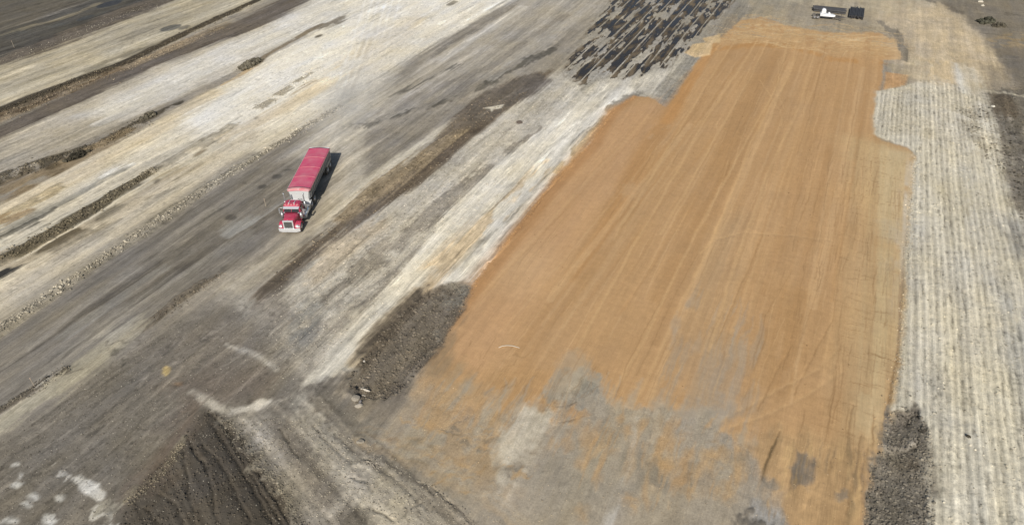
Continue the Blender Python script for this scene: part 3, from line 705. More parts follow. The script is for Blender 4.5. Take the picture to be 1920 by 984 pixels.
for p in [[(360, 840), (385, 880), (400, 930), (410, 984)], [(350, 815), (365, 850), (390, 880)], [(380, 835), (410, 870), (440, 920), (470, 984)], [(400, 800), (430, 850), (470, 910), (510, 984)], [(425, 815), (450, 860), (500, 940), (530, 984)], [(345, 850), (355, 900), (350, 930), (370, 984)], [(300, 930), (330, 950), (345, 984)], [(270, 955), (300, 984)], [(395, 775), (420, 800), (440, 830)], [(452, 850), (500, 915), (545, 984)]]:
    line(p, .06, (42, 38, 33), .85, soft=.1, warp='c', pt=.12, pk='i', h=-.07, hw=.14)
    line([(a + 9, b) for a, b in p], .14, (100, 90, 79), .4, soft=.3, warp='c', pt=.15, h=.03)
line([(425, 790), (455, 830), (485, 868), (515, 905), (545, 945), (572, 984)], .35, (146, 138, 124), .7, soft=.4, warp='r', h=.05, hw=.4, pt=.12)
# lime spots
for q in [(62, 932, 11, 6, 0), (50, 946, 10, 4, .2), (112, 933, 9, 6, 0), (28, 870, 6, 4, 0), (32, 908, 9, 5, -.2), (92, 974, 14, 10, .4), (34, 892, 6, 4, 0), (20, 975, 16, 5, 0)]:
    blob(q[0], q[1], q[2], q[3], (206, 203, 196), .9, q[4], warp='c', soft=.25, pt=.05, pk='i')
line([(108, 880), (122, 888), (132, 892)], .18, (186, 181, 172), .8, soft=.2)
line([(140, 897), (160, 908), (176, 918), (190, 932)], [.22, .4, .42, .35], (208, 204, 196), .95, soft=.2, warp='c')
line([(84, 966), (102, 962), (120, 972)], .16, (200, 196, 186), .8, soft=.15)
area([(182, 945), (205, 938), (228, 950), (215, 984), (190, 1000), (195, 965)], (172, 166, 152), .8, soft=.4, warp='n', pt=.05)
line([(180, 955), (195, 972), (210, 990)], .25, (204, 199, 188), .8, soft=.2)

dashes([(1350, 75), (1390, 38), (1480, 52), (1680, 76), (1690, 110), (1500, 92), (1400, 80)], 90, (3, 16), (.05, .22), None, 1.75, .35, [(214, 188, 146), (206, 178, 134), (172, 136, 92)], .55, warp='c')
DKC = [(140, 110, 74), (150, 120, 84), (132, 104, 70)]
dashes([(1600, 290), (1705, 300), (1685, 660), (1640, 860), (1560, 800), (1580, 500)], 110, (.8, 4.5), (.03, .06), None, PADA + 1.57, .12, DKC, .5, warp='c', pt=.1)
dashes([(1500, 300), (1700, 300), (1685, 660), (1640, 880), (1450, 800)], 120, (1.5, 12), (.03, .06), None, PADA, .02, DKC, .5, warp='c', pt=.1)
dashes([(850, 640), (1150, 230), (1400, 90), (1650, 120), (1600, 800), (1180, 740)], 160, (2, 25), (.03, .07), None, PADA, .02, DKC + [(206, 172, 128)] * 4, .4, warp='c', pt=.06)
dashes([(880, 640), (1000, 660), (1150, 700), (1130, 760), (900, 760)], 60, (.6, 3), (.03, .08), None, PADA, .3, DKC + [(196, 164, 122)], .45, warp='b')
for k in range(7):            # machine tracks turning at the foot of the heap and beside the pad
    o_ = k * 4.5 + random.uniform(-2, 2)
    line([(196 + o_, 984), (200 + o_, 940), (212 + o_, 900), (236 + o_, 858), (270 + o_, 820)], random.uniform(.05, .14), random.choice([(128, 119, 108), (96, 89, 80)]), .5, soft=.15, warp='b', pt=.1)
for k in range(8):
    o_ = k * 5 + random.uniform(-2, 2)
    line([(660 + o_ * .3, 800 + o_), (740, 812 + o_ * 1.6), (830, 850 + o_ * 1.8), (920, 905 + o_ * 1.6), (1000, 984 + o_)], random.uniform(.05, .2), random.choice([(132, 122, 108), (168, 158, 140), (172, 150, 116)]), .4, soft=.25, warp='b', pt=.12)
FH = [(1650, 175), (1700, 162), (1790, 160), (1850, 190), (1880, 300), (1760, 275), (1700, 255)]
area(FH, (196, 187, 168), .7, soft=2.0, warp='r', pt=.3, pk='i', mo=.3, sp=.7)
area(FIELD, None, soft=1.0, warp='r', pt=.5, pk='u', sp=.5)
area([(1660, 420), (1760, 430), (1850, 700), (1760, 900), (1700, 700)], (186, 178, 162), .4, soft=2.0, warp='r', pt=.4)
dashes([(1340, 72), (1390, 22), (1480, 36), (1600, 48), (1700, 58), (1705, 95), (1480, 72)], 130, (3, 13), (.05, .3), None, 1.75, .5, [(176, 161, 134), (206, 180, 138), (166, 152, 130), (190, 160, 116)], .6, warp='b')
for o_ in (-13, -8, 8, 13):      # fresh wheel marks of the truck
    line([(606 + o_ * .8, 285), (622 + o_ * .7, 245), (645 + o_ * .6, 190), (668 + o_ * .5, 130), (690 + o_ * .5, 75)], .16, (160, 152, 141) if abs(o_) > 10 else (196, 188, 175), .3, soft=.25, warp='c', pt=.05)
# long ruts swinging from the chalk strip down to the right
ka, kb = np.array(at(600, 790)), np.array(at(820, 975))
ke = (kb - ka) / np.linalg.norm(kb - ka)
kidx, ksd = sd_poly(pts([(535, 742), (600, 738), (640, 770), (760, 850), (905, 990), (900, 1060), (600, 1060), (555, 960), (470, 860), (430, 795), (480, 765)]), *WARP['c'], reach=3)
kc = pts([(590, 735)])[0]
kx, ky = X[kidx] - kc[0], Y[kidx] - kc[1]
ku = kx * ke[0] + ky * ke[1]
kv = kx * ke[1] - ky * ke[0] - .004 * ku * ku
kn = .5 * (fbm(ku / 14, kv / .34, 3, 91) - .5) + .5 * (fbm(ku / 18, kv / 1.0, 3, 92) - .5)
kf = fbm(ku / .9, kv / .25, 3, 93) - .5
km = sstep(-.8, 1.2, ksd)
C[kidx] *= (1 + km * (1.1 * kn + .30 * kf))[:, None]
HT[kidx] += km * (.12 * kn + .02 * kf)
# drag marks over everything
LEFT = [(-60, -60), (1140, -60), (960, 0), (680, 165), (470, 300), (190, 482), (0, 610), (-60, 640)]
area(LEFT, None, soft=2., sp=.4)
dashes(LEFT, 150, (1, 7), (.08, .4), (.18, .42), pt=.3, bias=-.3)
dashes(LEFT, 420, (3, 30), (.08, .7), (.06, .26))
dashes(LEFT, 160, (1, 8), (.06, .5), (.12, .32), bias=.05)
dashes([(-60, 60), (330, -60), (560, -40), (460, 60), (0, 260), (-60, 280)], 120, (3, 25), (.1, .7), (.08, .3), bias=-.1)
dashes(ROAD, 260, (3, 28), (.08, .6), (.06, .24))
dashes(ROAD, 60, (1, 6), (.06, .4), (.12, .3), bias=-.2)
dashes([(470, 600), (700, 400), (1030, 160), (1290, 110), (1180, 180), (890, 530), (600, 710), (500, 700)], 320, (1, 14), (.05, .45), (.06, .28), SA + .06, .06)
dashes([(590, 715), (830, 470), (1060, 245), (1180, 170), (1045, 330), (890, 530), (790, 545), (660, 690)], 200, (2, 20), (.05, .3), (.05, .2), SA + .05, .03, bias=-.15)
dashes([(840, 640), (1150, 215), (1400, 60), (1650, 100), (1700, 290), (1640, 860), (1200, 750)], 220, (6, 60), (.05, .3), (.015, .055), PADA, .012, warp='c', pt=0)
dashes([(0, 830), (330, 600), (480, 590), (560, 700), (400, 740), (300, 840), (200, 984), (0, 984)], 240, (.8, 10), (.04, .3), (.08, .26), SA + .1, .12)
dashes([(1640, 20), (1760, 0), (1880, 130), (1800, 165), (1700, 140)], 60, (2, 10), (.1, .5), (.05, .15), SA, .5)
dashes([(1760, -40), (1980, -40), (1980, 200), (1880, 140)], 80, (2, 10), (.1, .6), (.08, .3), 1.9, .3)
dashes([(1180, 0), (1450, -40), (1380, 60), (1250, 180), (1050, 190), (1040, 100)], 120, (2, 12), (.08, .4), (.08, .3), SA, .06)
# ------------------------------------------------------------------ wear: streaks, mottling, specks, furrows
pm = np.zeros(N)
pm[pidx] = sstep(-.2, .3, psd)
tone = 1.0 + ST * (1.3 * st_long + 1.2 * st_mid + 1.0 * st_fine) + MO * (1.2 * n_iso + 1.2 * n_isof) + 0.10 * dirt + (1 - pm) * .10 * st_mix
tone *= 1.0 - 0.55 * SPD * sstep(.74, .86, spk) + 0.45 * SPD * sstep(.80, .9, spk2)
# furrows of the field
fm = np.zeros(N)
fm[fidx] = sstep(-.3, .5, fsd)
lane = V + 0.07 * n_edge + .5 * (fbm(U / 22, V / 7, 2, 34) - .5) + 0.0016 * (U - 60) * np.clip(V - 22, 0, 30) * .3
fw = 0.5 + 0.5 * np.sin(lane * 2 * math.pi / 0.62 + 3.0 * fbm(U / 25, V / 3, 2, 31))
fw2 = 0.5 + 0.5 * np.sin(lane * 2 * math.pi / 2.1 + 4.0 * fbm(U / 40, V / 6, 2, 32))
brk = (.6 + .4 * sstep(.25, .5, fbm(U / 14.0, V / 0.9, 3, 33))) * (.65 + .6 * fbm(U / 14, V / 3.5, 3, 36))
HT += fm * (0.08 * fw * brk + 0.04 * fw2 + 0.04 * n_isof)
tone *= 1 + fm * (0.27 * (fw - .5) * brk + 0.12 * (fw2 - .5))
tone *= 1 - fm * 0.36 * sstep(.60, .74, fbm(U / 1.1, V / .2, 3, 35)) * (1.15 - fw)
# fine cross ribs left by the roller on the clay
rib = fbm(U / 0.22, V / 1.6, 2, 41) - .5
tone *= 1 + pm * (0.10 * rib * sstep(95, 40, Y) + 0.05 * (vn(V / 1.9, U / 60, 43) - .5) + 0.04 * n_iso)
hue = .10 * (fbm(U / 9, V / 1.4, 3, 71) - .5) + .10 * (fbm(X / 4, Y / 4, 3, 72) - .5)
hue *= (1 - .6 * pm)
C = C * np.stack([1 + hue * .6, 1 + hue * .1, 1 - hue * 1.3], 1)
C = np.clip(C * np.clip(tone, .35, 1.8)[:, None], 0.01, .82)
# relief
pmw = np.zeros(N)
pmw[pidx] = sstep(-2.9, 3.5, psd)
HT += RO * (0.10 * n_iso + 0.075 * n_isof) + ST * 0.10 * st_long
for (a, b, amp, s) in ((9., 9., .25, 51), (26., 26., .5, 52)):
    HT += amp * (fbm(X / a, Y / b, 2, s) - .5) * (1 - .6 * pmw)

# flooded ruts: wheel ridges standing out of shallow water
ridx, rsd = sd_poly(pts(RUT), *WARP['r'], reach=4)
rm = sstep(-.6, 1.6, rsd)
ru, rv = U[ridx], V[ridx]
lane = rv + .5 * (fbm(ru / 18, rv / 5, 2, 61) - .5) + .12 * n_edge2[ridx]
w1 = np.abs(((lane / 2.0) % 1.0) - .5) * 2
w2 = np.abs(((lane / 1.35 + .3) % 1.0) - .5) * 2
crest = np.maximum(sstep(.70, .97, w1) * sstep(.12, .36, fbm(ru / 12, rv / 2.0, 3, 66)), .9 * sstep(.76, .98, w2) * sstep(.42, .6, fbm(ru / 12, rv / 2.2, 3, 62)))
lump = sstep(.53, .66, fbm(ru / 5.0, rv / 1.1, 4, 63) + .16 * sstep(3.5, 0, rsd) + .30 * (fbm(ru / 1.2, rv / .35, 3, 68) - .5))
bed = -.17 + .19 * np.maximum(crest * .95, lump * 1.05) + .10 * (fbm(ru / 3.5, rv / .8, 4, 64) - .5)
WATER_Z = -.058
HT[ridx] = HT[ridx] * (1 - rm) + bed * rm
mud = alb((112, 98, 80)) * (1 + .7 * (fbm(ru / 6, rv / 1.2, 3, 65) - .5))[:, None]
wet = rm * sstep(-.005, -.07, bed) * .95
C[ridx] += (mud - C[ridx]) * wet[:, None]

# level ground under the truck and the stored goods
for (cx_, cy_, rx_, ry_) in ((-24.9, 72.0, 3.2, 11.0), (66.5, 142.0, 9.0, 6.5)):
    q = np.sqrt(((X - cx_) / rx_) ** 2 + ((Y - cy_) / ry_) ** 2)
    HT *= sstep(.85, 1.3, q)
band = np.zeros(N, bool)
band[ridx[(rsd > -4) & (rsd < .8)]] = True
HT[band] = np.maximum(HT[band], -.03)

HG = np.full(NX * NY, -.3)
HG[KI] = HT
HG = HG.reshape(NY, NX)


def ground_z(x, y):
    i = np.clip(np.searchsorted(xs, x) - 1, 0, NX - 2)
    j = np.clip(np.searchsorted(ys, y) - 1, 0, NY - 2)
    fx = (x - xs[i]) / (xs[i + 1] - xs[i])
    fy = (y - ys[j]) / (ys[j + 1] - ys[j])
    return (HG[j, i] * (1 - fx) + HG[j, i + 1] * fx) * (1 - fy) + (HG[j + 1, i] * (1 - fx) + HG[j + 1, i + 1] * fx) * fy


CG = np.zeros((NX * NY, 3))
CG[KI] = C


def ground_c(x, y):
    i = np.clip(np.searchsorted(xs, x), 0, NX - 1)
    j = np.clip(np.searchsorted(ys, y), 0, NY - 1)
    return CG[j * NX + i]


# ------------------------------------------------------------------ materials
def new_mat(name):
    m = bpy.data.materials.new(name)
    m.use_nodes = True
    nt = m.node_tree
    p = nt.nodes['Principled BSDF']
    return m, nt, p


def soil_material(name, grain=1.0):
    m, nt, p = new_mat(name)
    N_ = nt.nodes.new
    L_ = nt.links.new
    col = N_('ShaderNodeAttribute')
    col.attribute_name = 'soil'
    rgh = N_('ShaderNodeAttribute')
    rgh.attribute_name = 'relief'
    geo = N_('ShaderNodeNewGeometry')
    n1 = N_('ShaderNodeTexNoise')
    n1.inputs['Scale'].default_value = 7.0
    n1.inputs['Detail'].default_value = 5.0
    n1.inputs['Roughness'].default_value = .72
    n2 = N_('ShaderNodeTexNoise')
    n2.inputs['Scale'].default_value = 1.7
    n2.inputs['Detail'].default_value = 4.0
    mp = N_('ShaderNodeMapping')
    mp.vector_type = 'TEXTURE'
    mp.inputs['Rotation'].default_value = (0, 0, -SA)
    mp.inputs['Scale'].default_value = (1 / 9.0, 1 / .55, 1.0)
    n3 = N_('ShaderNodeTexNoise')
    n3.inputs['Scale'].default_value = 1.0
    n3.inputs['Detail'].default_value = 6.0
    n3.inputs['Roughness'].default_value = .72
    L_(geo.outputs['Position'], n1.inputs['Vector'])
    L_(geo.outputs['Position'], n2.inputs['Vector'])
    L_(geo.outputs['Position'], mp.inputs['Vector'])
    L_(mp.outputs[0], n3.inputs['Vector'])

    def ramp(n, lo, hi):
        r = N_('ShaderNodeMapRange')
        r.inputs['From Min'].default_value = .25
        r.inputs['From Max'].default_value = .75
        r.inputs['To Min'].default_value = lo
        r.inputs['To Max'].default_value = hi
        L_(n.outputs['Fac'], r.inputs['Value'])
        return r.outputs[0]

    def mul(a, b):
        q = N_('ShaderNodeMath')
        q.operation = 'MULTIPLY'
        L_(a, q.inputs[0])
        L_(b, q.inputs[1])
        return q.outputs[0]
    f = mul(mul(ramp(n1, 1 - .22 * grain, 1 + .22 * grain), ramp(n2, .94, 1.06)), ramp(n3, 1 - .05 * grain, 1 + .05 * grain))
    sta = N_('ShaderNodeAttribute')
    sta.attribute_name = 'streak'
    sw = N_('ShaderNodeMath')
    sw.operation = 'MULTIPLY_ADD'
    sw.inputs[2].default_value = 1.0
    L_(ramp(n3, -1.0, 1.0), sw.inputs[0])
    L_(sta.outputs['Fac'], sw.inputs[1])
    f = mul(f, sw.outputs[0])
    spa = N_('ShaderNodeAttribute')
    spa.attribute_name = 'speck'
    off = N_('ShaderNodeVectorMath')
    off.inputs[1].default_value = (31.7, 11.3, 5.1)
    L_(geo.outputs['Position'], off.inputs[0])
    for src, lo_, hi_, amt, sc_ in ((geo.outputs['Position'], .61, .70, -.5, 6.0), (off.outputs[0], .62, .72, .34, 7.0)):
        nn = N_('ShaderNodeTexNoise')
        nn.inputs['Scale'].default_value = sc_
        nn.inputs['Detail'].default_value = 2.0
        L_(src, nn.inputs['Vector'])
        r = N_('ShaderNodeMapRange')
        r.interpolation_type = 'SMOOTHSTEP'
        r.inputs['From Min'].default_value = lo_
        r.inputs['From Max'].default_value = hi_
        r.inputs['To Max'].default_value = amt
        L_(nn.outputs['Fac'], r.inputs['Value'])
        k = N_('ShaderNodeMath')
        k.operation = 'MULTIPLY_ADD'
        k.inputs[2].default_value = 1.0
        L_(r.outputs[0], k.inputs[0])
        L_(spa.outputs['Fac'], k.inputs[1])
        f = mul(f, k.outputs[0])
    vm = N_('ShaderNodeVectorMath')
    vm.operation = 'SCALE'
    L_(col.outputs['Color'], vm.inputs[0])
    L_(f, vm.inputs['Scale'])
    L_(vm.outputs[0], p.inputs['Base Color'])
    p.inputs['Roughness'].default_value = .95
    p.inputs['Specular IOR Level'].default_value = .15
    bmp = N_('ShaderNodeBump')
    bmp.inputs['Distance'].default_value = .10
    bs = N_('ShaderNodeMapRange')
    bs.inputs['From Max'].default_value = 1.5
    bs.inputs['To Min'].default_value = .10 * grain
    bs.inputs['To Max'].default_value = .9 * grain
    L_(rgh.outputs['Fac'], bs.inputs['Value'])
    L_(bs.outputs[0], bmp.inputs['Strength'])
    L_(n1.outputs['Fac'], bmp.inputs['Height'])
    L_(bmp.outputs[0], p.inputs['Normal'])
    return m


def plain(name, rgb, rough=.5, metal=0.0, spec=.5, dust=0.0, scale=3.0, coat=0.0):
    """a plain coat with uneven dust and wear"""
    m, nt, p = new_mat(name)
    p.inputs['Roughness'].default_value = rough
    p.inputs['Metallic'].default_value = metal
    p.inputs['Specular IOR Level'].default_value = spec
    p.inputs['Coat Weight'].default_value = coat
    n = nt.nodes.new('ShaderNodeTexNoise')
    n.inputs['Scale'].default_value = scale
    n.inputs['Detail'].default_value = 5
    tc = nt.nodes.new('ShaderNodeTexCoord')
    nt.links.new(tc.outputs['Object'], n.inputs['Vector'])
    mr = nt.nodes.new('ShaderNodeMapRange')
    mr.inputs['From Min'].default_value = .3
    mr.inputs['From Max'].default_value = .75
    mr.inputs['To Min'].default_value = dust * .35
    mr.inputs['To Max'].default_value = min(1, dust * 1.5)
    mx = nt.nodes.new('ShaderNodeMix')
    mx.data_type = 'RGBA'
    mx.inputs['A'].default_value = (*rgb, 1)
    mx.inputs['B'].default_value = (.46, .42, .37, 1)
    nt.links.new(n.outputs['Fac'], mr.inputs['Value'])
    nt.links.new(mr.outputs[0], mx.inputs['Factor'])
    nt.links.new(mx.outputs['Result'], p.inputs['Base Color'])
    return m


M_SOIL = soil_material('bare_soil', 1.0)
M_CLAY = soil_material('rolled_clay', .45)
M_CLOD = soil_material('soil_clods', .8)

# ------------------------------------------------------------------ terrain meshes, cut along the edges of the different surfaces
zone = np.zeros(N, np.int8)


def zone_of(p, z, warp):
    i, s = sd_poly(pts(p), *WARP[warp], reach=1)
    zone[i[s > 0]] = z


zone_of(ROAD, 1, 'n')
zone_of(FIELD, 3, 'b')
zone_of(PAD, 2, 'e')
zone_of(HEAP, 4, 'n')
zone_of(TRENCH, 5, 'n')
zone_of(DARK, 6, 'n')
zone_of(RUT, 7, 'n')

inv = np.full(NX * NY, -1, np.int64)
inv[KI] = np.arange(N)
I0 = np.arange((NY - 1) * NX).reshape(NY - 1, NX)[:, :-1].ravel()
quads = np.stack([inv[I0], inv[I0 + 1], inv[I0 + NX + 1], inv[I0 + NX]], 1)
quads = quads[(quads >= 0).all(1)]
fz = zone[quads[:, 0]]


def mesh_from(name, co, faces, mat, attrs, smooth=True):
    me = bpy.data.meshes.new(name)
    k = faces.shape[1]
    me.vertices.add(len(co))
    me.vertices.foreach_set('co', np.ascontiguousarray(co, np.float32).ravel())
    me.loops.add(faces.size)
    me.loops.foreach_set('vertex_index', np.ascontiguousarray(faces, np.int32).ravel())
    me.polygons.add(len(faces))
    me.polygons.foreach_set('loop_start', np.arange(0, faces.size, k, dtype=np.int32))
    me.polygons.foreach_set('use_smooth', np.full(len(faces), smooth))
    for an, v in attrs.items():
        if v.ndim == 2:
            a = me.attributes.new(an, 'FLOAT_COLOR', 'POINT')
            a.data.foreach_set('color', np.concatenate([v, np.ones((len(v), 1))], 1).astype(np.float32).ravel())
        else:
            a = me.attributes.new(an, 'FLOAT', 'POINT')
            a.data.foreach_set('value', v.astype(np.float32))
    me.update(calc_edges=True)
    me.materials.append(mat)
    o = bpy.data.objects.new(name, me)
    COL.objects.link(o)
    return o


ALLCO = np.stack([X, Y, HT], 1)
ZONES = [('ground', M_SOIL), ('haul_road', M_SOIL), ('clay_pad', M_CLAY), ('furrowed_field', M_SOIL), ('spoil_heap', M_SOIL), ('excavated_strip', M_SOIL), ('excavated_patch', M_SOIL), ('rutted_ground', M_SOIL)]
ZOBJ = {}
for k, (zn, zm) in enumerate(ZONES):
    fq = quads[fz == k]
    used, back = np.unique(fq, return_inverse=True)
    o = mesh_from(zn, ALLCO[used], back.reshape(-1, 4), zm, {'soil': C[used], 'relief': RO[used], 'speck': SPD[used], 'streak': np.clip(ST[used] * .85, 0, .3)})
    o['kind'] = 'structure'
    ZOBJ[zn] = o
h_ = ZOBJ['spoil_heap']
del h_['kind']
h_['label'] = 'dark brown spoil heap scored by machine tracks, below the haul road'
h_['category'] = 'soil heap'

# the land all around, far beyond the graded site
gx = np.array([-3000, -700, -300, -137, 137, 300, 700, 3000.])
gy = np.array([-1500, -300, -60, 21, 171, 400, 1000, 4000.])
vx, vy = np.meshgrid(gx, gy)
co = np.stack([vx.ravel(), vy.ravel(), np.full(vx.size, -.75)], 1)
fq = []
for j in range(len(gy) - 1):
    for i in range(len(gx) - 1):
        a = j * len(gx) + i
        fq.append((a, a + 1, a + 1 + len(gx), a + len(gx)))
o = mesh_from('terrain', co, np.array(fq), M_SOIL, {'soil': np.tile(alb((135, 127, 115)), (len(co), 1)), 'relief': np.full(len(co), .5)})
o['kind'] = 'structure'

# water standing in the ruts
mw, nt, p = new_mat('muddy_water')
p.inputs['Base Color'].default_value = (.034, .029, .023, 1)
p.inputs['Roughness'].default_value = .10
p.inputs['Specular IOR Level'].default_value = .3
p.inputs['IOR'].default_value = 1.33
wnz = nt.nodes.new('ShaderNodeTexNoise')
wnz.inputs['Scale'].default_value = 1.0
wnz.inputs['Detail'].default_value = 3
wg = nt.nodes.new('ShaderNodeNewGeometry')
wmp = nt.nodes.new('ShaderNodeMapping')
wmp.vector_type = 'TEXTURE'
wmp.inputs['Rotation'].default_value = (0, 0, -SA)
wmp.inputs['Scale'].default_value = (1.2, 5.0, 1)
nt.links.new(wg.outputs['Position'], wmp.inputs['Vector'])
nt.links.new(wmp.outputs[0], wnz.inputs['Vector'])
wr = nt.nodes.new('ShaderNodeMapRange')
wr.inputs['From Min'].default_value = .40
wr.inputs['From Max'].default_value = .60
wr.inputs['To Min'].default_value = .88
wr.inputs['To Max'].default_value = .08
nt.links.new(wnz.outputs['Fac'], wr.inputs['Value'])
nt.links.new(wr.outputs[0], p.inputs['Alpha'])
wp = pts(RUT)
me = bpy.data.meshes.new('puddle_water')
me.from_pydata([(a, b, WATER_Z) for a, b in wp], [], [list(range(len(wp)))])
me.materials.append(mw)
o = bpy.data.objects.new('puddle_water', me)
COL.objects.link(o)
o['kind'] = 'structure'

# ------------------------------------------------------------------ clods and stones
ICO = None


def ico():
    global ICO
    if ICO is None:
        bm = bmesh.new()
        bmesh.ops.create_icosphere(bm, subdivisions=1, radius=1.0)
        ICO = (np.array([v.co[:] for v in bm.verts]), np.array([[v.index for v in f.verts] for f in bm.faces]))
        bm.free()
    return ICO


def clod_mesh(name, cx, cy, size, tint, lift=.25, flat=.7, mat=None):
    v, f = ico()
    n = len(cx)
    co = np.repeat(v[None], n, 0)
    co = co * (1 + .45 * (RNG.random((n, len(v), 1)) - .5)) 
    sc = np.stack([size * RNG.uniform(.7, 1.3, n), size * RNG.uniform(.7, 1.3, n), size * flat * RNG.uniform(.7, 1.2, n)], 1)
    co = co * sc[:, None, :]
    a = RNG.uniform(0, 2 * math.pi, n)
    ca, sa = np.cos(a)[:, None], np.sin(a)[:, None]
    xr = co[..., 0] * ca - co[..., 1] * sa + cx[:, None]
    yr = co[..., 0] * sa + co[..., 1] * ca + cy[:, None]
    zr = co[..., 2] + (ground_z(cx, cy) + lift * size)[:, None]
    P = np.stack([xr, yr, zr], -1).reshape(-1, 3)
    F = (f[None] + (np.arange(n) * len(v))[:, None, None]).reshape(-1, 3)
    col = np.repeat(tint[:, None, :], len(v), 1).reshape(-1, 3)
    return mesh_from(name, P, F, mat or M_CLOD, {'soil': np.clip(col, .01, .8), 'relief': np.full(len(P), .6)}, smooth=False)


def along(p, n, w):
    q = pts(p)
    seg = np.hypot(*(q[1:] - q[:-1]).T)
    cum = np.concatenate([[0], np.cumsum(seg)])
    t = RNG.uniform(0, cum[-1], n)
    k = np.clip(np.searchsorted(cum, t) - 1, 0, len(seg) - 1)
    e = (q[k + 1] - q[k]) / seg[k][:, None]
    b = q[k] + e * (t - cum[k])[:, None]
    gate = .15 + vn(b[:, 0] * .7, b[:, 1] * .7, 91) * 1.1 + .5 * vn(b[:, 0] * .12, b[:, 1] * .12, 92)
    off = RNG.normal(0, 1, n) * w * gate
    return b[:, 0] + e[:, 1] * off, b[:, 1] - e[:, 0] * off


def sizes(n, lo, hi):
    return lo + (hi - lo) * RNG.random(n) ** 3


def windrow(name, label, cat, lines, n, w, lo, hi, rgb, var=.35, lift=.25):
    X_, Y_ = [], []
    for p in lines:
        a, b = along(p, n // len(lines), w)
        X_.append(a)
        Y_.append(b)
    cx_, cy_ = np.concatenate(X_), np.concatenate(Y_)
    k = len(cx_)
    base = alb(rgb)[None] * .5 + ground_c(cx_, cy_) * .5
    tint = base * (1 + var * RNG.normal(0, 1, (k, 1)).clip(-1.6, 2))
    o = clod_mesh(name, cx_, cy_, sizes(k, lo, hi), tint, lift)
    o['kind'] = 'stuff'
    o['label'] = label
    o['category'] = cat
    return o


windrow('clod_windrow', 'long pale windrow of clods along the left edge of the haul road', 'clods', [[(-60, 655), (0, 614), (100, 547), (192, 483), (290, 417), (400, 346), (480, 297), (560, 246), (640, 197)]], 2860, 0.38, 0.028, 0.165, (168, 160, 145))
windrow('clod_windrow', 'dark clod ridge along the chalk strip left of the haul road', 'clods', [[(-40, 505), (0, 486), (100, 432), (160, 396), (240, 346), (290, 316)]], 1650, 0.57, 0.035, 0.176, (104, 95, 78))
windrow('clod_windrow', 'dark rubble bank between tan strip and brown track, upper left', 'clods', [[(-60, 232), (0, 210), (75, 180), (230, 120), (310, 82), (400, 40), (470, 8)]], 2420, 0.69, 0.042, 0.176, (88, 80, 68))
windrow('clod_windrow', 'scattered brown rubble beside the dark bank, upper left', 'clods', [[(0, 222), (150, 160), (230, 128), (310, 95), (420, 52)]], 1650, 1.26, 0.035, 0.143, (150, 136, 116))
windrow('clod_windrow', 'olive clod line under the grey strip, upper left', 'clods', [[(-40, 350), (0, 336), (60, 313), (140, 286), (200, 264), (270, 224)]], 1430, 0.80, 0.035, 0.165, (96, 88, 74))
windrow('clod_windrow', 'pale stones along the dark strip in the top left corner', 'clods', [[(0, 118), (80, 90), (150, 62), (215, 35), (290, 5)]], 550, 1.15, 0.035, 0.138, (165, 158, 145), .25)
windrow('clod_windrow', 'short clod ridge at the lower left end of the haul road', 'clods', [[(-30, 785), (0, 766), (60, 730), (95, 705), (128, 686)]], 770, 0.29, 0.021, 0.094, (120, 112, 100))
windrow('clod_windrow', 'short brown clod ridge on the right edge of the haul road', 'clods', [[(420, 512), (370, 545), (330, 572), (290, 598)]], 495, 0.34, 0.021, 0.088, (120, 108, 94))
windrow('clod_windrow', 'cracked clod edge running off the bottom of the photo', 'clods', [[(790, 905), (812, 915), (835, 935), (860, 955), (895, 988)], [(690, 862), (712, 880)]], 462, 0.25, 0.021, 0.083, (140, 131, 118))
windrow('clod_windrow', 'clods along the right edge of the spoil heap', 'clods', [[(425, 790), (455, 830), (485, 868), (515, 905), (545, 945), (575, 990)]], 990, 0.40, 0.021, 0.099, (128, 120, 106))
windrow('clod_windrow', 'pale rubble spilled along the left crest of the spoil heap', 'clods', [[(235, 945), (275, 915), (310, 885), (335, 850), (345, 832)]], 550, 0.34, 0.021, 0.083, (146, 136, 116))
windrow('clod_windrow', 'faint clod line on the bright chalk above the truck', 'clods', [[(480, 205), (520, 178), (560, 152), (600, 126)]], 462, 0.69, 0.028, 0.121, (165, 155, 138))
windrow('clod_windrow', 'clod fringe along the right edge of the clay pad', 'clods', [[(1716, 295), (1711, 350), (1705, 430), (1697, 540), (1690, 640), (1680, 720), (1665, 770)]], 990, 0.25, 0.021, 0.099, (176, 165, 145))
windrow('clod_windrow', 'clod fringe along the left edge of the clay pad', 'clods', [[(885, 540), (962, 436), (1045, 329), (1112, 262), (1150, 203), (1190, 178)]], 320, 0.23, 0.021, 0.088, (178, 150, 112), .2)


def scatter(name, label, cat, poly, n, lo, hi, rgb, var=.4, mix=.55):
    cx_, cy_ = inside(poly, n)
    tint = (alb(rgb)[None] * mix + ground_c(cx_, cy_) * (1 - mix)) * (1 + var * RNG.normal(0, 1, (n, 1)).clip(-1.6, 2))
    o = clod_mesh(name, cx_, cy_, sizes(n, lo, hi), tint)
    o['kind'] = 'stuff'
    o['label'] = label
    o['category'] = cat


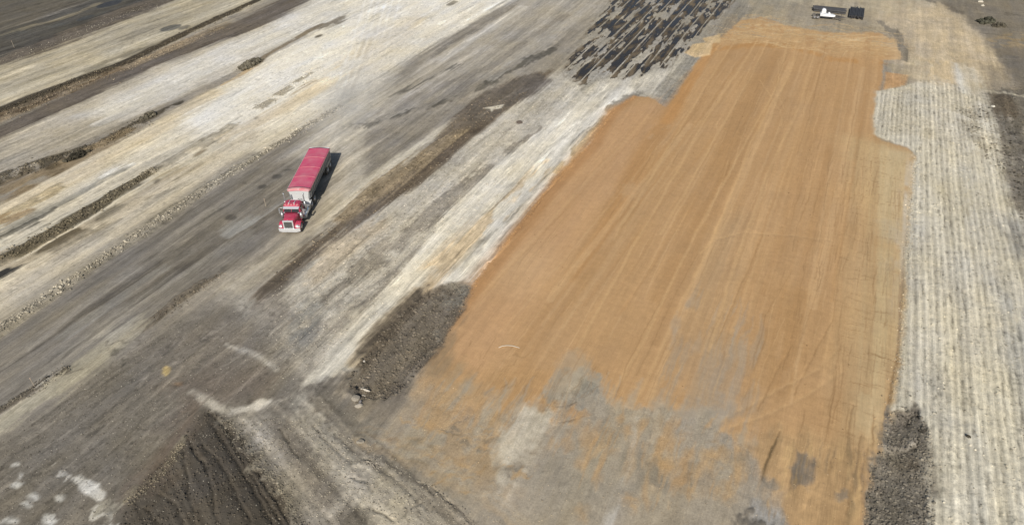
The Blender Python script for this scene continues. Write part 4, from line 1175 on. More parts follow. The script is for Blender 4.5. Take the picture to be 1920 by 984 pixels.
scatter('loose_clods', 'loose dark clods filling the dug strip beside the clay pad', 'clods', TRENCH, 1500, .02, .11, (112, 103, 92), .25)
scatter('loose_clods', 'loose dark clods in the torn patch between pad and field', 'clods', [p if p[1] < 1000 else (p[0], 1000) for p in DARK], 1440, 0.021, 0.096, (96, 90, 80))
scatter('loose_clods', 'chalk lumps and clods over the furrowed field', 'clods', [(1650, 180), (1700, 165), (1790, 165), (1860, 220), (1890, 340), (1940, 450), (1990, 984), (1755, 984), (1755, 800), (1690, 740), (1716, 300), (1650, 250)], 3800, 0.021, 0.102, (170, 162, 146), .35, .5)
scatter('loose_clods', 'dark clods in the rough ground right of the field', 'clods', [(1790, 205), (1850, 195), (1900, 180), (1940, 300), (1935, 470), (1890, 340), (1840, 290)], 1440, 0.035, 0.180, (92, 86, 76))
scatter('loose_clods', 'small stones over the rough strip between road and pad', 'clods', [(500, 600), (500, 560), (620, 450), (700, 400), (900, 250), (1030, 160), (1100, 200), (960, 340), (720, 580), (600, 690), (530, 720)], 4160, 0.014, 0.084, (180, 172, 158), .3)
scatter('loose_clods', 'small stones over the dark ground at the lower left', 'clods', [(0, 830), (200, 690), (330, 600), (480, 570), (560, 700), (640, 750), (880, 984), (0, 984)], 3360, 0.010, 0.054, (170, 163, 150), .3)
scatter('loose_clods', 'crumbs of clay and stone at the foot of the pad', 'clods', [(720, 740), (800, 700), (1000, 780), (1330, 780), (1640, 850), (1620, 984), (880, 984)], 2080, 0.010, 0.048, (175, 158, 130), .3)
scatter('loose_clods', 'rubble on the brown rut between road and pad', 'clods', [(1000, 170), (900, 240), (780, 346), (640, 440), (510, 552), (500, 525), (640, 408), (780, 292), (890, 188)], 1440, 0.021, 0.120, (140, 126, 104), .35)


scatter('loose_clods', 'earth lumps lying on the dug strip beside the clay pad', 'clods', TRENCH, 1100, .05, .17, (108, 99, 88), .3)
scatter('loose_clods', 'earth lumps lying on the torn patch between pad and field', 'clods', [p if p[1] < 1000 else (p[0], 1000) for p in DARK], 1300, .04, .14, (112, 105, 95), .3)
scatter('loose_clods', 'lumps lying on the dark spoil heap', 'clods', [p if p[1] < 1000 else (p[0], 1000) for p in HEAP], 2400, .02, .10, (92, 84, 75), .3)
scatter('loose_clods', 'gritty lumps over the rutted ground right of the spoil heap', 'clods', [(450, 800), (520, 780), (620, 800), (760, 880), (890, 984), (590, 984), (520, 890)], 4200, .012, .075, (150, 142, 129), .3)
scatter('loose_clods', 'fine grit over the dark ground left of the spoil heap', 'clods', [(0, 820), (330, 600), (480, 590), (540, 700), (380, 750), (250, 900), (215, 984), (0, 984)], 4500, .012, .055, (128, 120, 110), .35)
scatter('loose_clods', 'grit on the rough strip just left of the chalk', 'clods', [(500, 620), (640, 480), (860, 320), (900, 340), (700, 570), (580, 700)], 3000, .015, .08, (165, 157, 144), .35)
windrow('clay_crumbs', 'orange crumbs along the left lip of the clay pad', 'clods', [[(860, 585), (888, 536), (962, 440), (1045, 333), (1112, 266), (1150, 208), (1190, 182)]], 1500, .22, .012, .075, (178, 140, 96), .2)
windrow('clay_crumbs', 'tan crumbs along the right lip of the clay pad', 'clods', [[(1714, 300), (1709, 350), (1702, 430), (1693, 540), (1687, 640), (1678, 720), (1658, 800), (1636, 885), (1616, 984)]], 600, .16, .012, .075, (194, 172, 134), .2)
scatter('clay_crumbs', 'dark crumbs dotted over the rolled clay', 'clods', [(850, 640), (1150, 230), (1400, 60), (1650, 110), (1700, 300), (1640, 860), (1180, 750)], 420, .02, .075, (120, 96, 68), .3)


def mark(o, label, cat, group=None):
    o['label'] = label
    o['category'] = cat
    if group:
        o['group'] = group
    return o


def boulder(name, px, py, sx, sy, sz, rgb, seed, label, group=None, rot=0.0, z0=.12, mat=None):
    r = np.random.default_rng(seed)
    bm = bmesh.new()
    bmesh.ops.create_icosphere(bm, subdivisions=2, radius=1.0)
    planes = r.normal(0, 1, (9, 3))
    planes /= np.linalg.norm(planes, axis=1)[:, None]
    dd = r.uniform(.45, .85, 9)
    for v in bm.verts:
        c = np.array(v.co[:])
        for n_, d_ in zip(planes, dd):
            s = c @ n_ - d_
            if s > 0:
                c = c - n_ * s
        c = c * (1 + .05 * r.normal())
        v.co = (c[0] * sx, c[1] * sy, c[2] * sz)
    x, y = at(px, py)
    me = bpy.data.meshes.new(name)
    bm.to_mesh(me)
    bm.free()
    a = me.attributes.new('soil', 'FLOAT_COLOR', 'POINT')
    n = len(me.vertices)
    cc = np.tile(np.append(alb(rgb), 1.0), (n, 1))
    a.data.foreach_set('color', cc.astype(np.float32).ravel())
    a = me.attributes.new('relief', 'FLOAT', 'POINT')
    a.data.foreach_set('value', np.full(n, .7, np.float32))
    me.materials.append(mat or M_CLOD)
    o = bpy.data.objects.new(name, me)
    COL.objects.link(o)
    o.location = (x, y, float(ground_z(np.array([x]), np.array([y]))[0]) + sz * z0)
    o.rotation_euler = (0, 0, rot)
    return mark(o, label, 'rock', group)


boulder('rock', 667, 747, .50, .46, .28, (150, 142, 131), 1, 'flat grey boulder at the lower end of the dug strip, upper of two')
boulder('rock', 673, 761, .40, .34, .26, (158, 150, 139), 2, 'grey boulder on an orange smear just below the flat one')
boulder('rock', 676, 757, .16, .3, .18, (160, 152, 150), 3, 'narrow stone wedged between the two grey boulders')
boulder('rock', 676, 830, .36, .26, .2, (150, 142, 130), 4, 'lone pale boulder beside the curving wheel ruts')
boulder('rock', 684, 731, .56, .12, .12, (186, 178, 166), 5, 'long pale slab at the lower end of the dug strip', rot=-.35)
boulder('rock', 680, 724, .3, .1, .1, (176, 168, 155), 6, 'short pale slab above the long slab in the dug strip', rot=.3)
boulder('rock', 681, 740, .22, .12, .1, (178, 170, 158), 7, 'small pale stone below the long slab in the dug strip', rot=-.3)
boulder('rock', 682, 676, .15, .14, .13, (206, 200, 190), 8, 'small white stone on the left edge of the dug strip')
boulder('rock', 974, 231, .5, .4, .3, (96, 86, 80), 9, 'lone dark lump on the grey strip right of the brown rut')
boulder('rock', 1815, 822, .16, .26, .16, (70, 64, 56), 10, 'dark earth lump among the furrows right of the torn patch', rot=.5)
boulder('rock', 1838, 5, .7, .4, .35, (205, 198, 185), 12, 'bright stone in the rough ground at the top right corner')
boulder('rock', 1843, 12, .5, .4, .3, (198, 190, 176), 13, 'bright stone just below the brightest one, top right corner')
boulder('rock', 1861, 201, .35, .3, .3, (214, 209, 198), 14, 'white stone at the right edge of the furrowed field, near its head')
boulder('rock', 912, 268, .25, .2, .18, (190, 182, 168), 15, 'pale stone on the brown rut below the chalk patch')


# rough heaps of broken earth
def rubble(px, py, L, W, H_, n, rgb, label, rot, lo=.08, hi=.4):
    x, y = at(px, py)
    a = RNG.normal(0, .34, n).clip(-.72, .72)
    b = RNG.normal(0, .34, n).clip(-.72, .72)
    r = np.sqrt(a * a + b * b).clip(0, 1)
    cx_ = x + (a * L) * math.cos(rot) - (b * W) * math.sin(rot)
    cy_ = y + (a * L) * math.sin(rot) + (b * W) * math.cos(rot)
    s = sizes(n, lo, hi)
    tint = alb(rgb)[None] * (1 + .35 * RNG.normal(0, 1, (n, 1)).clip(-1.5, 2))
    v0 = HG
    o = clod_mesh('earth_heap', cx_, cy_, s, tint, .2, .8)
    me = o.data
    k = len(ico()[0])
    z = np.empty(len(me.vertices) * 3, np.float32)
    me.vertices.foreach_get('co', z)
    z = z.reshape(-1, 3)
    z[:, 2] += np.repeat(H_ * (1 - r) ** 1.0 * RNG.uniform(.5, 1.1, n), k)
    # solid core
    v, f = ico()
    core = v * np.array([L * .8, W * .8, H_ * .8])
    core = np.stack([core[:, 0] * math.cos(rot) - core[:, 1] * math.sin(rot) + x, core[:, 0] * math.sin(rot) + core[:, 1] * math.cos(rot) + y, core[:, 2] + float(ground_z(np.array([x]), np.array([y]))[0])], 1)
    P = np.concatenate([z, core])
    F = np.concatenate([(f[None] + (np.arange(n) * k)[:, None, None]).reshape(-1, 3), f + n * k])
    col = np.concatenate([np.repeat(tint, k, 0), np.tile(alb(rgb), (k, 1))])
    bpy.data.objects.remove(o)
    o = mesh_from('earth_heap', P, F, M_CLOD, {'soil': np.clip(col, .01, .8), 'relief': np.full(len(P), .8)}, smooth=False)
    return mark(o, label, 'earth heap')


AX = math.pi / 2 - SA
rubble(470, 122, 3.6, 1.6, .8, 260, (104, 98, 86), 'dark heap of broken earth on the bright chalk strip, upper left', AX)
rubble(278, 218, 1.7, .8, .5, 90, (98, 92, 80), 'small dark earth heap on the clod line, left of the larger heap', AX)
rubble(1850, 42, 2.6, 1.6, 1.0, 160, (78, 76, 66), 'dark earth heap at the edge of the sand, top right', .3)
rubble(1873, 50, 2.2, 1.0, .6, 90, (84, 78, 68), 'lower dark earth heap right of the darkest one, top right', .1)
rubble(145, 294, 2.4, .8, .5, 140, (66, 61, 52), 'darkest earth heap on the olive strip, far left', AX)

# ------------------------------------------------------------------ mesh helpers for built things
def box(bm, x0, x1, y0, y1, z0, z1):
    vs = [bm.verts.new(p) for p in ((x0, y0, z0), (x1, y0, z0), (x1, y1, z0), (x0, y1, z0), (x0, y0, z1), (x1, y0, z1), (x1, y1, z1), (x0, y1, z1))]
    for f in ((3, 2, 1, 0), (4, 5, 6, 7), (0, 1, 5, 4), (1, 2, 6, 5), (2, 3, 7, 6), (3, 0, 4, 7)):
        bm.faces.new([vs[i] for i in f])


def loft(bm, rings, cap=True):
    rows = [[bm.verts.new(p) for p in r] for r in rings]
    n = len(rows[0])
    for a, b in zip(rows, rows[1:]):
        for i in range(n):
            j = (i + 1) % n
            bm.faces.new((a[i], a[j], b[j], b[i]))
    if cap:
        bm.faces.new(list(reversed(rows[0])))
        bm.faces.new(rows[-1])


def rod(bm, a, b, r, n=10, r2=None):
    a, b = Vector(a), Vector(b)
    d = (b - a).normalized()
    s = d.orthogonal().normalized()
    t = d.cross(s)
    r2 = r if r2 is None else r2
    loft(bm, [[a + (s * math.cos(k * 2 * math.pi / n) + t * math.sin(k * 2 * math.pi / n)) * r for k in range(n)],
              [b + (s * math.cos(k * 2 * math.pi / n) + t * math.sin(k * 2 * math.pi / n)) * r2 for k in range(n)]])


def path(bm, P, r, n=8):
    P = [Vector(p) for p in P]
    rings = []
    up = Vector((0.3, 0.2, 1)).normalized()
    for i, p in enumerate(P):
        d = (P[min(i + 1, len(P) - 1)] - P[max(i - 1, 0)]).normalized()
        s = d.cross(up)
        s = (s if s.length > 1e-3 else d.orthogonal()).normalized()
        t = d.cross(s)
        rings.append([p + (s * math.cos(k * 2 * math.pi / n) + t * math.sin(k * 2 * math.pi / n)) * r for k in range(n)])
    loft(bm, rings)


def part(name, bm, mat, parent=None, bevel=0.0, smooth=False, loc=None):
    bmesh.ops.recalc_face_normals(bm, faces=bm.faces)
    if bevel:
        bmesh.ops.bevel(bm, geom=[e for e in bm.edges if e.is_manifold and e.calc_face_angle(0) > .5], offset=bevel, segments=2, affect='EDGES', profile=.6)
    me = bpy.data.meshes.new(name)
    bm.to_mesh(me)
    bm.free()
    me.materials.append(mat)
    if smooth:
        for f in me.polygons:
            f.use_smooth = True
    o = bpy.data.objects.new(name, me)
    COL.objects.link(o)
    if parent:
        o.parent = parent
    if loc:
        o.location = loc
    return o


def clone(o, parent, loc=None, flipx=False):
    c = o.copy()
    COL.objects.link(c)
    c.parent = parent
    if loc:
        c.location = loc
    if flipx:
        c.rotation_euler = (0, 0, math.pi)
    for ch in [k for k in o.children]:
        d = ch.copy()
        COL.objects.link(d)
        d.parent = c
    return c


def root(name, x, y, z=None, rz=0.0):
    o = bpy.data.objects.new(name, None)
    COL.objects.link(o)
    o.empty_display_size = .3
    if z is None:
        z = float(ground_z(np.array([x]), np.array([y]))[0])
    o.location = (x, y, z)
    o.rotation_euler = (0, 0, rz)
    return o


B = bmesh.new
M_RED = plain('red_paint', (.37, .010, .055), .38, 0, .5, .10, 1.6, .2)
M_TARP = plain('red_tarp', (.50, .030, .110), .7, 0, .35, .21, .9)
M_CAP = plain('dusty_cap', (.50, .06, .10), .6, 0, .35, .45, 1.5)
M_WHITE = plain('white_panel', (.52, .53, .53), .5, 0, .5, .2, 2)
M_ALU = plain('ribbed_aluminium', (.20, .21, .22), .5, .35, .5, .10, 2)
M_CHROME = plain('chrome', (.70, .71, .72), .25, .45, .5, .05, 3)
M_STEEL = plain('brushed_steel', (.36, .37, .38), .3, .6, .5, .12, 3)
M_BLACK = plain('black_frame', (.022, .022, .024), .6, 0, .4, .12, 3)
M_TYRE = plain('tyre_rubber', (.024, .023, .021), .9, 0, .3, .26, 4)
M_RIM = plain('polished_rim', (.55, .56, .57), .3, .7, .5, .15, 4)
M_GLASS = plain('dark_glass', (.01, .013, .014), .06, 0, .6, .02, 2)
M_GRILLE = plain('grille_mesh', (.16, .17, .17), .4, .6, .5, .05, 4)
M_LENS = plain('lamp_lens', (.8, .78, .76), .15, 0, .6, .0, 3)
M_AMBER = plain('amber_lamp', (.8, .55, .42), .25, 0, .5, .0, 3)

# ------------------------------------------------------------------ the truck: long-nosed tractor with a tarped dump trailer
truck = root('semi_truck', -25.1, 63.85, 0.0, math.radians(-1.0))
mark(truck, 'red long-nosed semi truck pulling a dump trailer under a red tarp', 'truck')

bm = B(); box(bm, -.44, -.34, .35, 7.45, .72, .98); box(bm, .34, .44, .35, 7.45, .72, .98)
for yy in (1.2, 3.2, 4.6, 6.1, 7.3):
    box(bm, -.34, .34, yy, yy + .1, .74, .96)
box(bm, -.55, .55, .6, 1.9, .45, .8)
part('chassis', bm, M_BLACK, truck, .01)
bm = B()
loft(bm, [[(-1.22, .10, .36), (-1.22, .22, .36), (-1.22, .22, .76), (-1.22, .10, .76)], [(-.8, -.04, .34), (-.8, .1, .34), (-.8, .1, .78), (-.8, -.04, .78)], [(.8, -.04, .34), (.8, .1, .34), (.8, .1, .78), (.8, -.04, .78)], [(1.22, .10, .36), (1.22, .22, .36), (1.22, .22, .76), (1.22, .10, .76)]])
bumper = part('bumper', bm, M_CHROME, truck, .03)
for x in (-.5, 0, .5):
    bm = B(); rod(bm, (x, -.02, .34), (x, .1, .3), .035); part('tow_hook', bm, M_BLACK, bumper)


def hoodring(y, hw, z0, z1, r):
    return [(-hw, y, z0), (-hw, y, z1 - r), (-hw + r * .35, y, z1 - r * .3), (-hw + r, y, z1), (0, y, z1 + .03), (hw - r, y, z1), (hw - r * .35, y, z1 - r * .3), (hw, y, z1 - r), (hw, y, z0)]


bm = B(); loft(bm, [hoodring(.16, .56, .72, 1.70, .14), hoodring(.7, .63, .72, 1.78, .16), hoodring(1.3, .74, .8, 1.82, .18), hoodring(1.88, .90, .9, 1.86, .2)])
hood = part('hood', bm, M_RED, truck, 0, True)
bm = B()
box(bm, -.58, -.46, .04, .18, .74, 1.74); box(bm, .46, .58, .04, .18, .74, 1.74); box(bm, -.58, .58, .05, .19, 1.64, 1.78); box(bm, -.58, .58, .05, .17, .70, .80)
gs = part('grille_surround', bm, M_CHROME, hood, .02)
bm = B(); box(bm, -.46, .46, .10, .15, .80, 1.64)
for k in range(11):
    x = -.42 + k * .084
    box(bm, x - .012, x + .012, .07, .10, .80, 1.64)
part('grille', bm, M_GRILLE, hood)
bm = B(); rod(bm, (0, .02, 1.78), (0, .14, 1.84), .05); part('hood_ornament', bm, M_CHROME, hood)
for s in (-1, 1):
    bm = B()
    ro, ri = .68, .61
    for k in range(14):
        a0 = math.radians(-25 + k * 15)
        a1 = math.radians(-25 + (k + 1) * 15)
        c0 = (.92 - math.cos(a0) * ro, .56 + math.sin(a0) * ro * .88)
        c1 = (.92 - math.cos(a1) * ro, .56 + math.sin(a1) * ro * .88)
        i0 = (.92 - math.cos(a0) * ri, .56 + math.sin(a0) * ri * .88)
        i1 = (.92 - math.cos(a1) * ri, .56 + math.sin(a1) * ri * .88)
        xi, xo = s * .60, s * 1.21
        loft(bm, [[(xi, c0[0], c0[1] + .08), (xo, c0[0], c0[1]), (xo, i0[0], i0[1]), (xi, i0[0], i0[1])], [(xi, c1[0], c1[1] + .08), (xo, c1[0], c1[1]), (xo, i1[0], i1[1]), (xi, i1[0], i1[1])]])
    fd = part('fender', bm, M_RED, truck, 0, False)
    bm = B(); rod(bm, (s * .92, .16, .98), (s * .92, .34, 1.0), .15, 14); rod(bm, (s * 1.1, .2, .92), (s * 1.1, .34, .94), .09, 12)
    hl = part('headlight', bm, M_CHROME, truck)
    bm = B(); rod(bm, (s * .92, .14, .98), (s * .92, .165, .98), .13, 14); part('lens', bm, M_LENS, hl)
    bm = B();  rod(bm, (s * 1.08, 1.72, 1.15), (s * 1.08, 1.72, 1.8), .17, 16); rod(bm, (s * 1.08, 1.72, 1.8), (s * 1.08, 1.72, 1.9), .17, 16, .1)
    part('air_cleaner', bm, M_STEEL, truck, 0, True)
    bm = B(); path(bm, [(s * 1.0, 3.46, .9), (s * 1.12, 3.46, 1.0), (s * 1.12, 3.46, 3.05), (s * 1.13, 3.48, 3.2), (s * 1.15, 3.56, 3.32)], .075, 12); rod(bm, (s * 1.12, 3.46, 1.25), (s * 1.12, 3.46, 2.3), .125, 14)
    part('exhaust_stack', bm, M_STEEL, truck, 0, True)
    bm = B(); rod(bm, (s * .92, 2.75, .68), (s * .92, 4.35, .68), .33, 20)
    tk = part('fuel_tank', bm, M_CHROME, truck, .03, True)
    bm = B(); box(bm, min(s * .95, s * 1.27), max(s * .95, s * 1.27), 2.8, 3.35, .42, .47); part('step', bm, M_STEEL, tk, .01)
    bm = B(); box(bm, min(s * .95, s * 1.25), max(s * .95, s * 1.25), 2.85, 3.3, .78, .82); part('step', bm, M_STEEL, tk, .01)
    bm = B(); box(bm, s * .62 if s > 0 else s * 1.2, s * 1.2 if s > 0 else s * .62, 4.45, 5.0, .4, .95); part('tool_box', bm, M_STEEL, truck, .03)
    bm = B()
    for k in range(5):
        a0, a1 = math.radians(20 + k * 17), math.radians(20 + (k + 1) * 17)
        p0 = (5.55 - math.cos(a0) * .62, .52 + math.sin(a0) * .62)
        p1 = (5.55 - math.cos(a1) * .62, .52 + math.sin(a1) * .62)
        q0 = (5.55 - math.cos(a0) * .60, .52 + math.sin(a0) * .60)
        q1 = (5.55 - math.cos(a1) * .60, .52 + math.sin(a1) * .60)
        xa, xb = s * .62, s * 1.22
        loft(bm, [[(xa, *p0), (xb, *p0), (xb, *q0), (xa, *q0)], [(xa, *p1), (xb, *p1), (xb, *q1), (xa, *q1)]])
    part('quarter_fender', bm, M_WHITE, truck)

# cab
bm = B()


def cabring(z, y0, y1, hw, r=.12):
    return [(-hw, y0 + r, z), (-hw + r, y0, z), (hw - r, y0, z), (hw, y0 + r, z), (hw, y1 - r, z), (hw - r, y1, z), (-hw + r, y1, z), (-hw, y1 - r, z)]


loft(bm, [cabring(.95, 2.15, 3.62, .98), cabring(1.95, 2.15, 3.62, .99), cabring(2.52, 2.36, 3.62, .94), cabring(2.74, 2.46, 3.58, .88, .2), cabring(2.82, 2.62, 3.46, .72, .2)])
cab = part('cab', bm, M_RED, truck, 0, False, (0, -.32, -.17))
bm = B()
loft(bm, [[(-.86, 2.125, 2.0), (.86, 2.125, 2.0), (.86, 2.15, 2.0), (-.86, 2.15, 2.0)], [(-.82, 2.315, 2.47), (.82, 2.315, 2.47), (.82, 2.35, 2.47), (-.82, 2.35, 2.47)]])
ws = part('windshield', bm, M_GLASS, cab)
bm = B(); loft(bm, [[(-.02, 2.105, 2.0), (.02, 2.105, 2.0), (.02, 2.13, 2.0), (-.02, 2.13, 2.0)], [(-.02, 2.295, 2.47), (.02, 2.295, 2.47), (.02, 2.32, 2.47), (-.02, 2.32, 2.47)]]); part('window_post', bm, M_RED, cab)
bm = B(); box(bm, -.9, .9, 2.02, 2.13, 1.955, 1.99); part('cowl', bm, M_CHROME, cab)
bm = B(); loft(bm, [[(-.88, 2.12, 2.44), (.88, 2.12, 2.44), (.88, 2.13, 2.47), (-.88, 2.13, 2.47)], [(-.9, 2.40, 2.56), (.9, 2.40, 2.56), (.9, 2.40, 2.59), (-.9, 2.40, 2.59)]]); part('sun_visor', bm, M_CHROME, cab)
for s in (-1, 1):
    bm = B(); box(bm, min(s * .95, s * 1.0), max(s * .95, s * 1.0), 2.5, 3.2, 2.0, 2.45); part('side_window', bm, M_GLASS, cab, .01)
    bm = B(); box(bm, min(s * .97, s * 1.005), max(s * .97, s * 1.005), 2.42, 3.28, 1.05, 1.93); dr = part('door', bm, M_RED, cab, .012)
    bm = B(); path(bm, [(s * .98, 2.3, 2.5), (s * 1.35, 2.2, 2.52), (s * 1.36, 2.2, 1.65), (s * .99, 2.3, 1.62)], .018, 6); box(bm, min(s * 1.26, s * 1.46), max(s * 1.26, s * 1.46), 2.17, 2.23, 1.75, 2.4); part('mirror', bm, M_STEEL, cab)
    bm = B(); rod(bm, (s * .3, 2.7, 2.85), (s * .3, 3.3, 2.88), .05, 8, .03); rod(bm, (s * .3, 2.62, 2.85), (s * .3, 2.72, 2.85), .09, 10, .05); part('air_horn', bm, M_CHROME, cab)
for x in (-.68, -.34, 0, .34, .68):
    bm = B(); rod(bm, (x, 2.46, 2.74), (x, 2.58, 2.80), .06, 8, .03); part('marker_lamp', bm, M_AMBER, cab)
bm = B(); box(bm, -.62, .62, 3.60, 3.64, 2.02, 2.42); part('rear_window', bm, M_GLASS, cab)
# behind the cab
bm = B(); path(bm, [(.62, 3.62, 1.0), (.62, 3.62, 2.2), (.5, 3.62, 2.34), (-.5, 3.62, 2.34), (-.62, 3.62, 2.2), (-.62, 3.62, 1.0)], .05, 8); box(bm, -.6, .6, 3.6, 3.66, 1.0, 1.5)
part('headache_rack', bm, M_STEEL, truck)
bm = B(); box(bm, -.6, .6, 4.0, 5.0, .985, 1.02); part('deck_plate', bm, M_ALU, truck, .005)
bm = B()
for k, x in enumerate((-.2, 0, .2)):
    path(bm, [(x, 3.98, 1.6), (x, 4.3, 1.2 - .05 * k), (x * 1.3, 4.8, 1.15), (x, 5.2, 1.55)], .025, 6)
part('air_hose', bm, M_BLACK, truck)
bm = B(); rod(bm, (.25, 4.1, 1.0), (.25, 4.1, 1.55), .2, 14); rod(bm, (-.3, 4.15, 1.0), (-.3, 4.15, 1.4), .16, 12); part('hydraulic_tank', bm, M_WHITE, truck, .01)
bm = B(); loft(bm, [[(-.45, 5.6, 1.05), (.45, 5.6, 1.05), (.45, 6.7, 1.02), (-.45, 6.7, 1.02)], [(-.42, 5.65, 1.15), (.42, 5.65, 1.15), (.40, 6.6, 1.12), (-.40, 6.6, 1.12)]]); part('fifth_wheel', bm, M_BLACK, truck)


# wheels: tyre with its rim as a child
def wheel_proto(w, r=.52):
    bm = B()
    prof = [(-w / 2, r * .60), (-w / 2 - .01, r * .8), (-w / 2 + .02, r * .95), (-w / 2 + .05, r), (w / 2 - .05, r), (w / 2 - .02, r * .95), (w / 2 + .01, r * .8), (w / 2, r * .60)]
    n = 28
    rings = [[(px_, rr * math.cos(k * 2 * math.pi / n), rr * math.sin(k * 2 * math.pi / n)) for k in range(n)] for px_, rr in prof]
    loft(bm, rings)
    return bm


def rim_proto(w, r=.52, deep=.06):
    bm = B()
    prof = [(w / 2 + .004, r * .62), (w / 2 - .03, r * .54), (w / 2 - deep, r * .40), (w / 2 - deep + .03, r * .25), (w / 2 + .02, r * .2), (w / 2 + .03, r * .08)]
    n = 24
    loft(bm, [[(px_, rr * math.cos(k * 2 * math.pi / n), rr * math.sin(k * 2 * math.pi / n)) for k in range(n)] for px_, rr in prof])
    return bm


w1 = part('wheel', wheel_proto(.30), M_TYRE, truck, 0, True, (1.03, .92, .52))
part('rim', rim_proto(.30, deep=.01), M_RIM, w1, 0, True)
clone(w1, truck, (-1.03, .92, .52), True)
w2 = None
for yy in (5.55, 6.85, 13.75, 15.02):
    for s in (1, -1):
        for xo in (1.09, .77):
            if w2 is None:
                w2 = part('wheel', wheel_proto(.27), M_TYRE, truck, 0, True, (s * xo, yy, .52))
                part('rim', rim_proto(.27, deep=.12), M_RIM, w2, 0, True)
            else:
                clone(w2, truck, (s * xo, yy, .52), s < 0)
for yy in (.92, 5.55, 6.85, 13.75, 15.02):
    bm = B(); rod(bm, (-.95, yy, .52), (.95, yy, .52), .09, 10); part('axle', bm, M_BLACK, truck)

# trailer body
ZT = 2.66
TY0, TY1 = 5.35, 15.35


def tub(y, top, hw, hb, zb):
    return [(-hw, y, top), (-hw, y, 1.55), (-hb - .1, y, zb + .08), (-hb, y, zb), (hb, y, zb), (hb + .1, y, zb + .08), (hw, y, 1.55), (hw, y, top)]


bm = B(); loft(bm, [tub(TY0, ZT, 1.22, .80, 1.12), tub(TY0 + .6, ZT, 1.23, .86, 1.08), tub(TY1 - .1, ZT, 1.25, .95, 1.05), tub(TY1 + .25, ZT - .02, 1.25, .95, 1.05)])
body = part('trailer_body', bm, M_ALU, truck, 0, False)
bm = B()
loft(bm, [[(-1.23, TY0 - .12, ZT), (1.23, TY0 - .12, ZT), (1.23, TY0 - .02, ZT), (-1.23, TY0 - .02, ZT)], [(-1.08, TY0 - .06, 2.0), (1.08, TY0 - .06, 2.0), (1.08, TY0 - .01, 2.0), (-1.08, TY0 - .01, 2.0)], [(-1.0, TY0 - .05, 1.5), (1.0, TY0 - .05, 1.5), (1.0, TY0 - .005, 1.5), (-1.0, TY0 - .005, 1.5)], [(-1.12, TY0 - .10, 1.14), (1.12, TY0 - .10, 1.14), (1.12, TY0, 1.14), (-1.12, TY0, 1.14)]])
part('front_wall', bm, M_WHITE, body, .01)
nr = 15
ribm = None
for s in (1, -1):
    for k in range(nr):
        yy = TY0 + .35 + k * (TY1 - TY0 - .4) / (nr - 1)
        bm = B(); xa, xb = s * 1.235, s * 1.30
        loft(bm, [[(xa, yy - .05, 1.55), (xb, yy - .035, 1.55), (xb, yy + .035, 1.55), (xa, yy + .05, 1.55)], [(xa, yy - .05, ZT - .12), (xb, yy - .035, ZT - .12), (xb, yy + .035, ZT - .12), (xa, yy + .05, ZT - .12)]])
        part('side_rib', bm, M_ALU, body)
    bm = B(); box(bm, min(s * 1.22, s * 1.315), max(s * 1.22, s * 1.315), TY0, TY1 + .2, ZT - .14, ZT - .005); part('top_rail', bm, M_ALU, body, .012)
    bm = B(); box(bm, min(s * 1.2, s * 1.30), max(s * 1.2, s * 1.30), TY0 + .2, TY1 + .2, 1.50, 1.60); part('lower_rail', bm, M_ALU, body, .012)
    bm = B(); box(bm, min(s * .5, s * .6), max(s * .5, s * .6), 5.5, TY1 + .2, .86, 1.06); part('trailer_rail', bm, M_BLACK, body)
    bm = B()
    loft(bm, [[(s * 1.27, 12.9, 1.62), (s * 1.30, 12.9, 1.62), (s * 1.30, 13.2, 1.12), (s * 1.27, 13.2, 1.12)], [(s * 1.27, 15.5, 1.62), (s * 1.30, 15.5, 1.62), (s * 1.30, 15.4, 1.12), (s * 1.27, 15.4, 1.12)]])
    part('wheel_skirt', bm, M_ALU, body)
    bm = B(); box(bm, min(s * .6, s * .74), max(s * .6, s * .74), 8.6, 8.74, .38, 1.0); box(bm, min(s * .52, s * .82), max(s * .52, s * .82), 8.52, 8.82, .34, .38); part('landing_leg', bm, M_BLACK, body)
    bm = B(); box(bm, min(s * .6, s * 1.2), max(s * .6, s * 1.2), 15.66, 15.68, .25, .95); part('mud_flap', bm, M_BLACK, body)
bm = B(); loft(bm, [tub(TY1 + .26, ZT + .02, 1.26, .96, 1.04), tub(TY1 + .34, ZT + .02, 1.26, .96, 1.04)]); part('tailgate', bm, M_WHITE, body)
bm = B(); box(bm, -1.3, 1.3, TY1 + .2, TY1 + .36, ZT + .03, ZT + .10); part('rear_lip', bm, M_WHITE, body, .02)


def arch(y, hw, base, crown, drop, lo=0.0):
    pts_ = []
    for k in range(13):
        t = -1 + k / 6.0
        pts_.append((hw * t, y, base + crown * (1 - t * t) + lo))
    return [(-hw, y, base - drop)] + pts_ + [(hw, y, base - drop)] + [(hw - .02, y, base - drop)] + [(p[0] * .985, y, p[2] - .02) for p in reversed(pts_)] + [(-hw + .02, y, base - drop)]


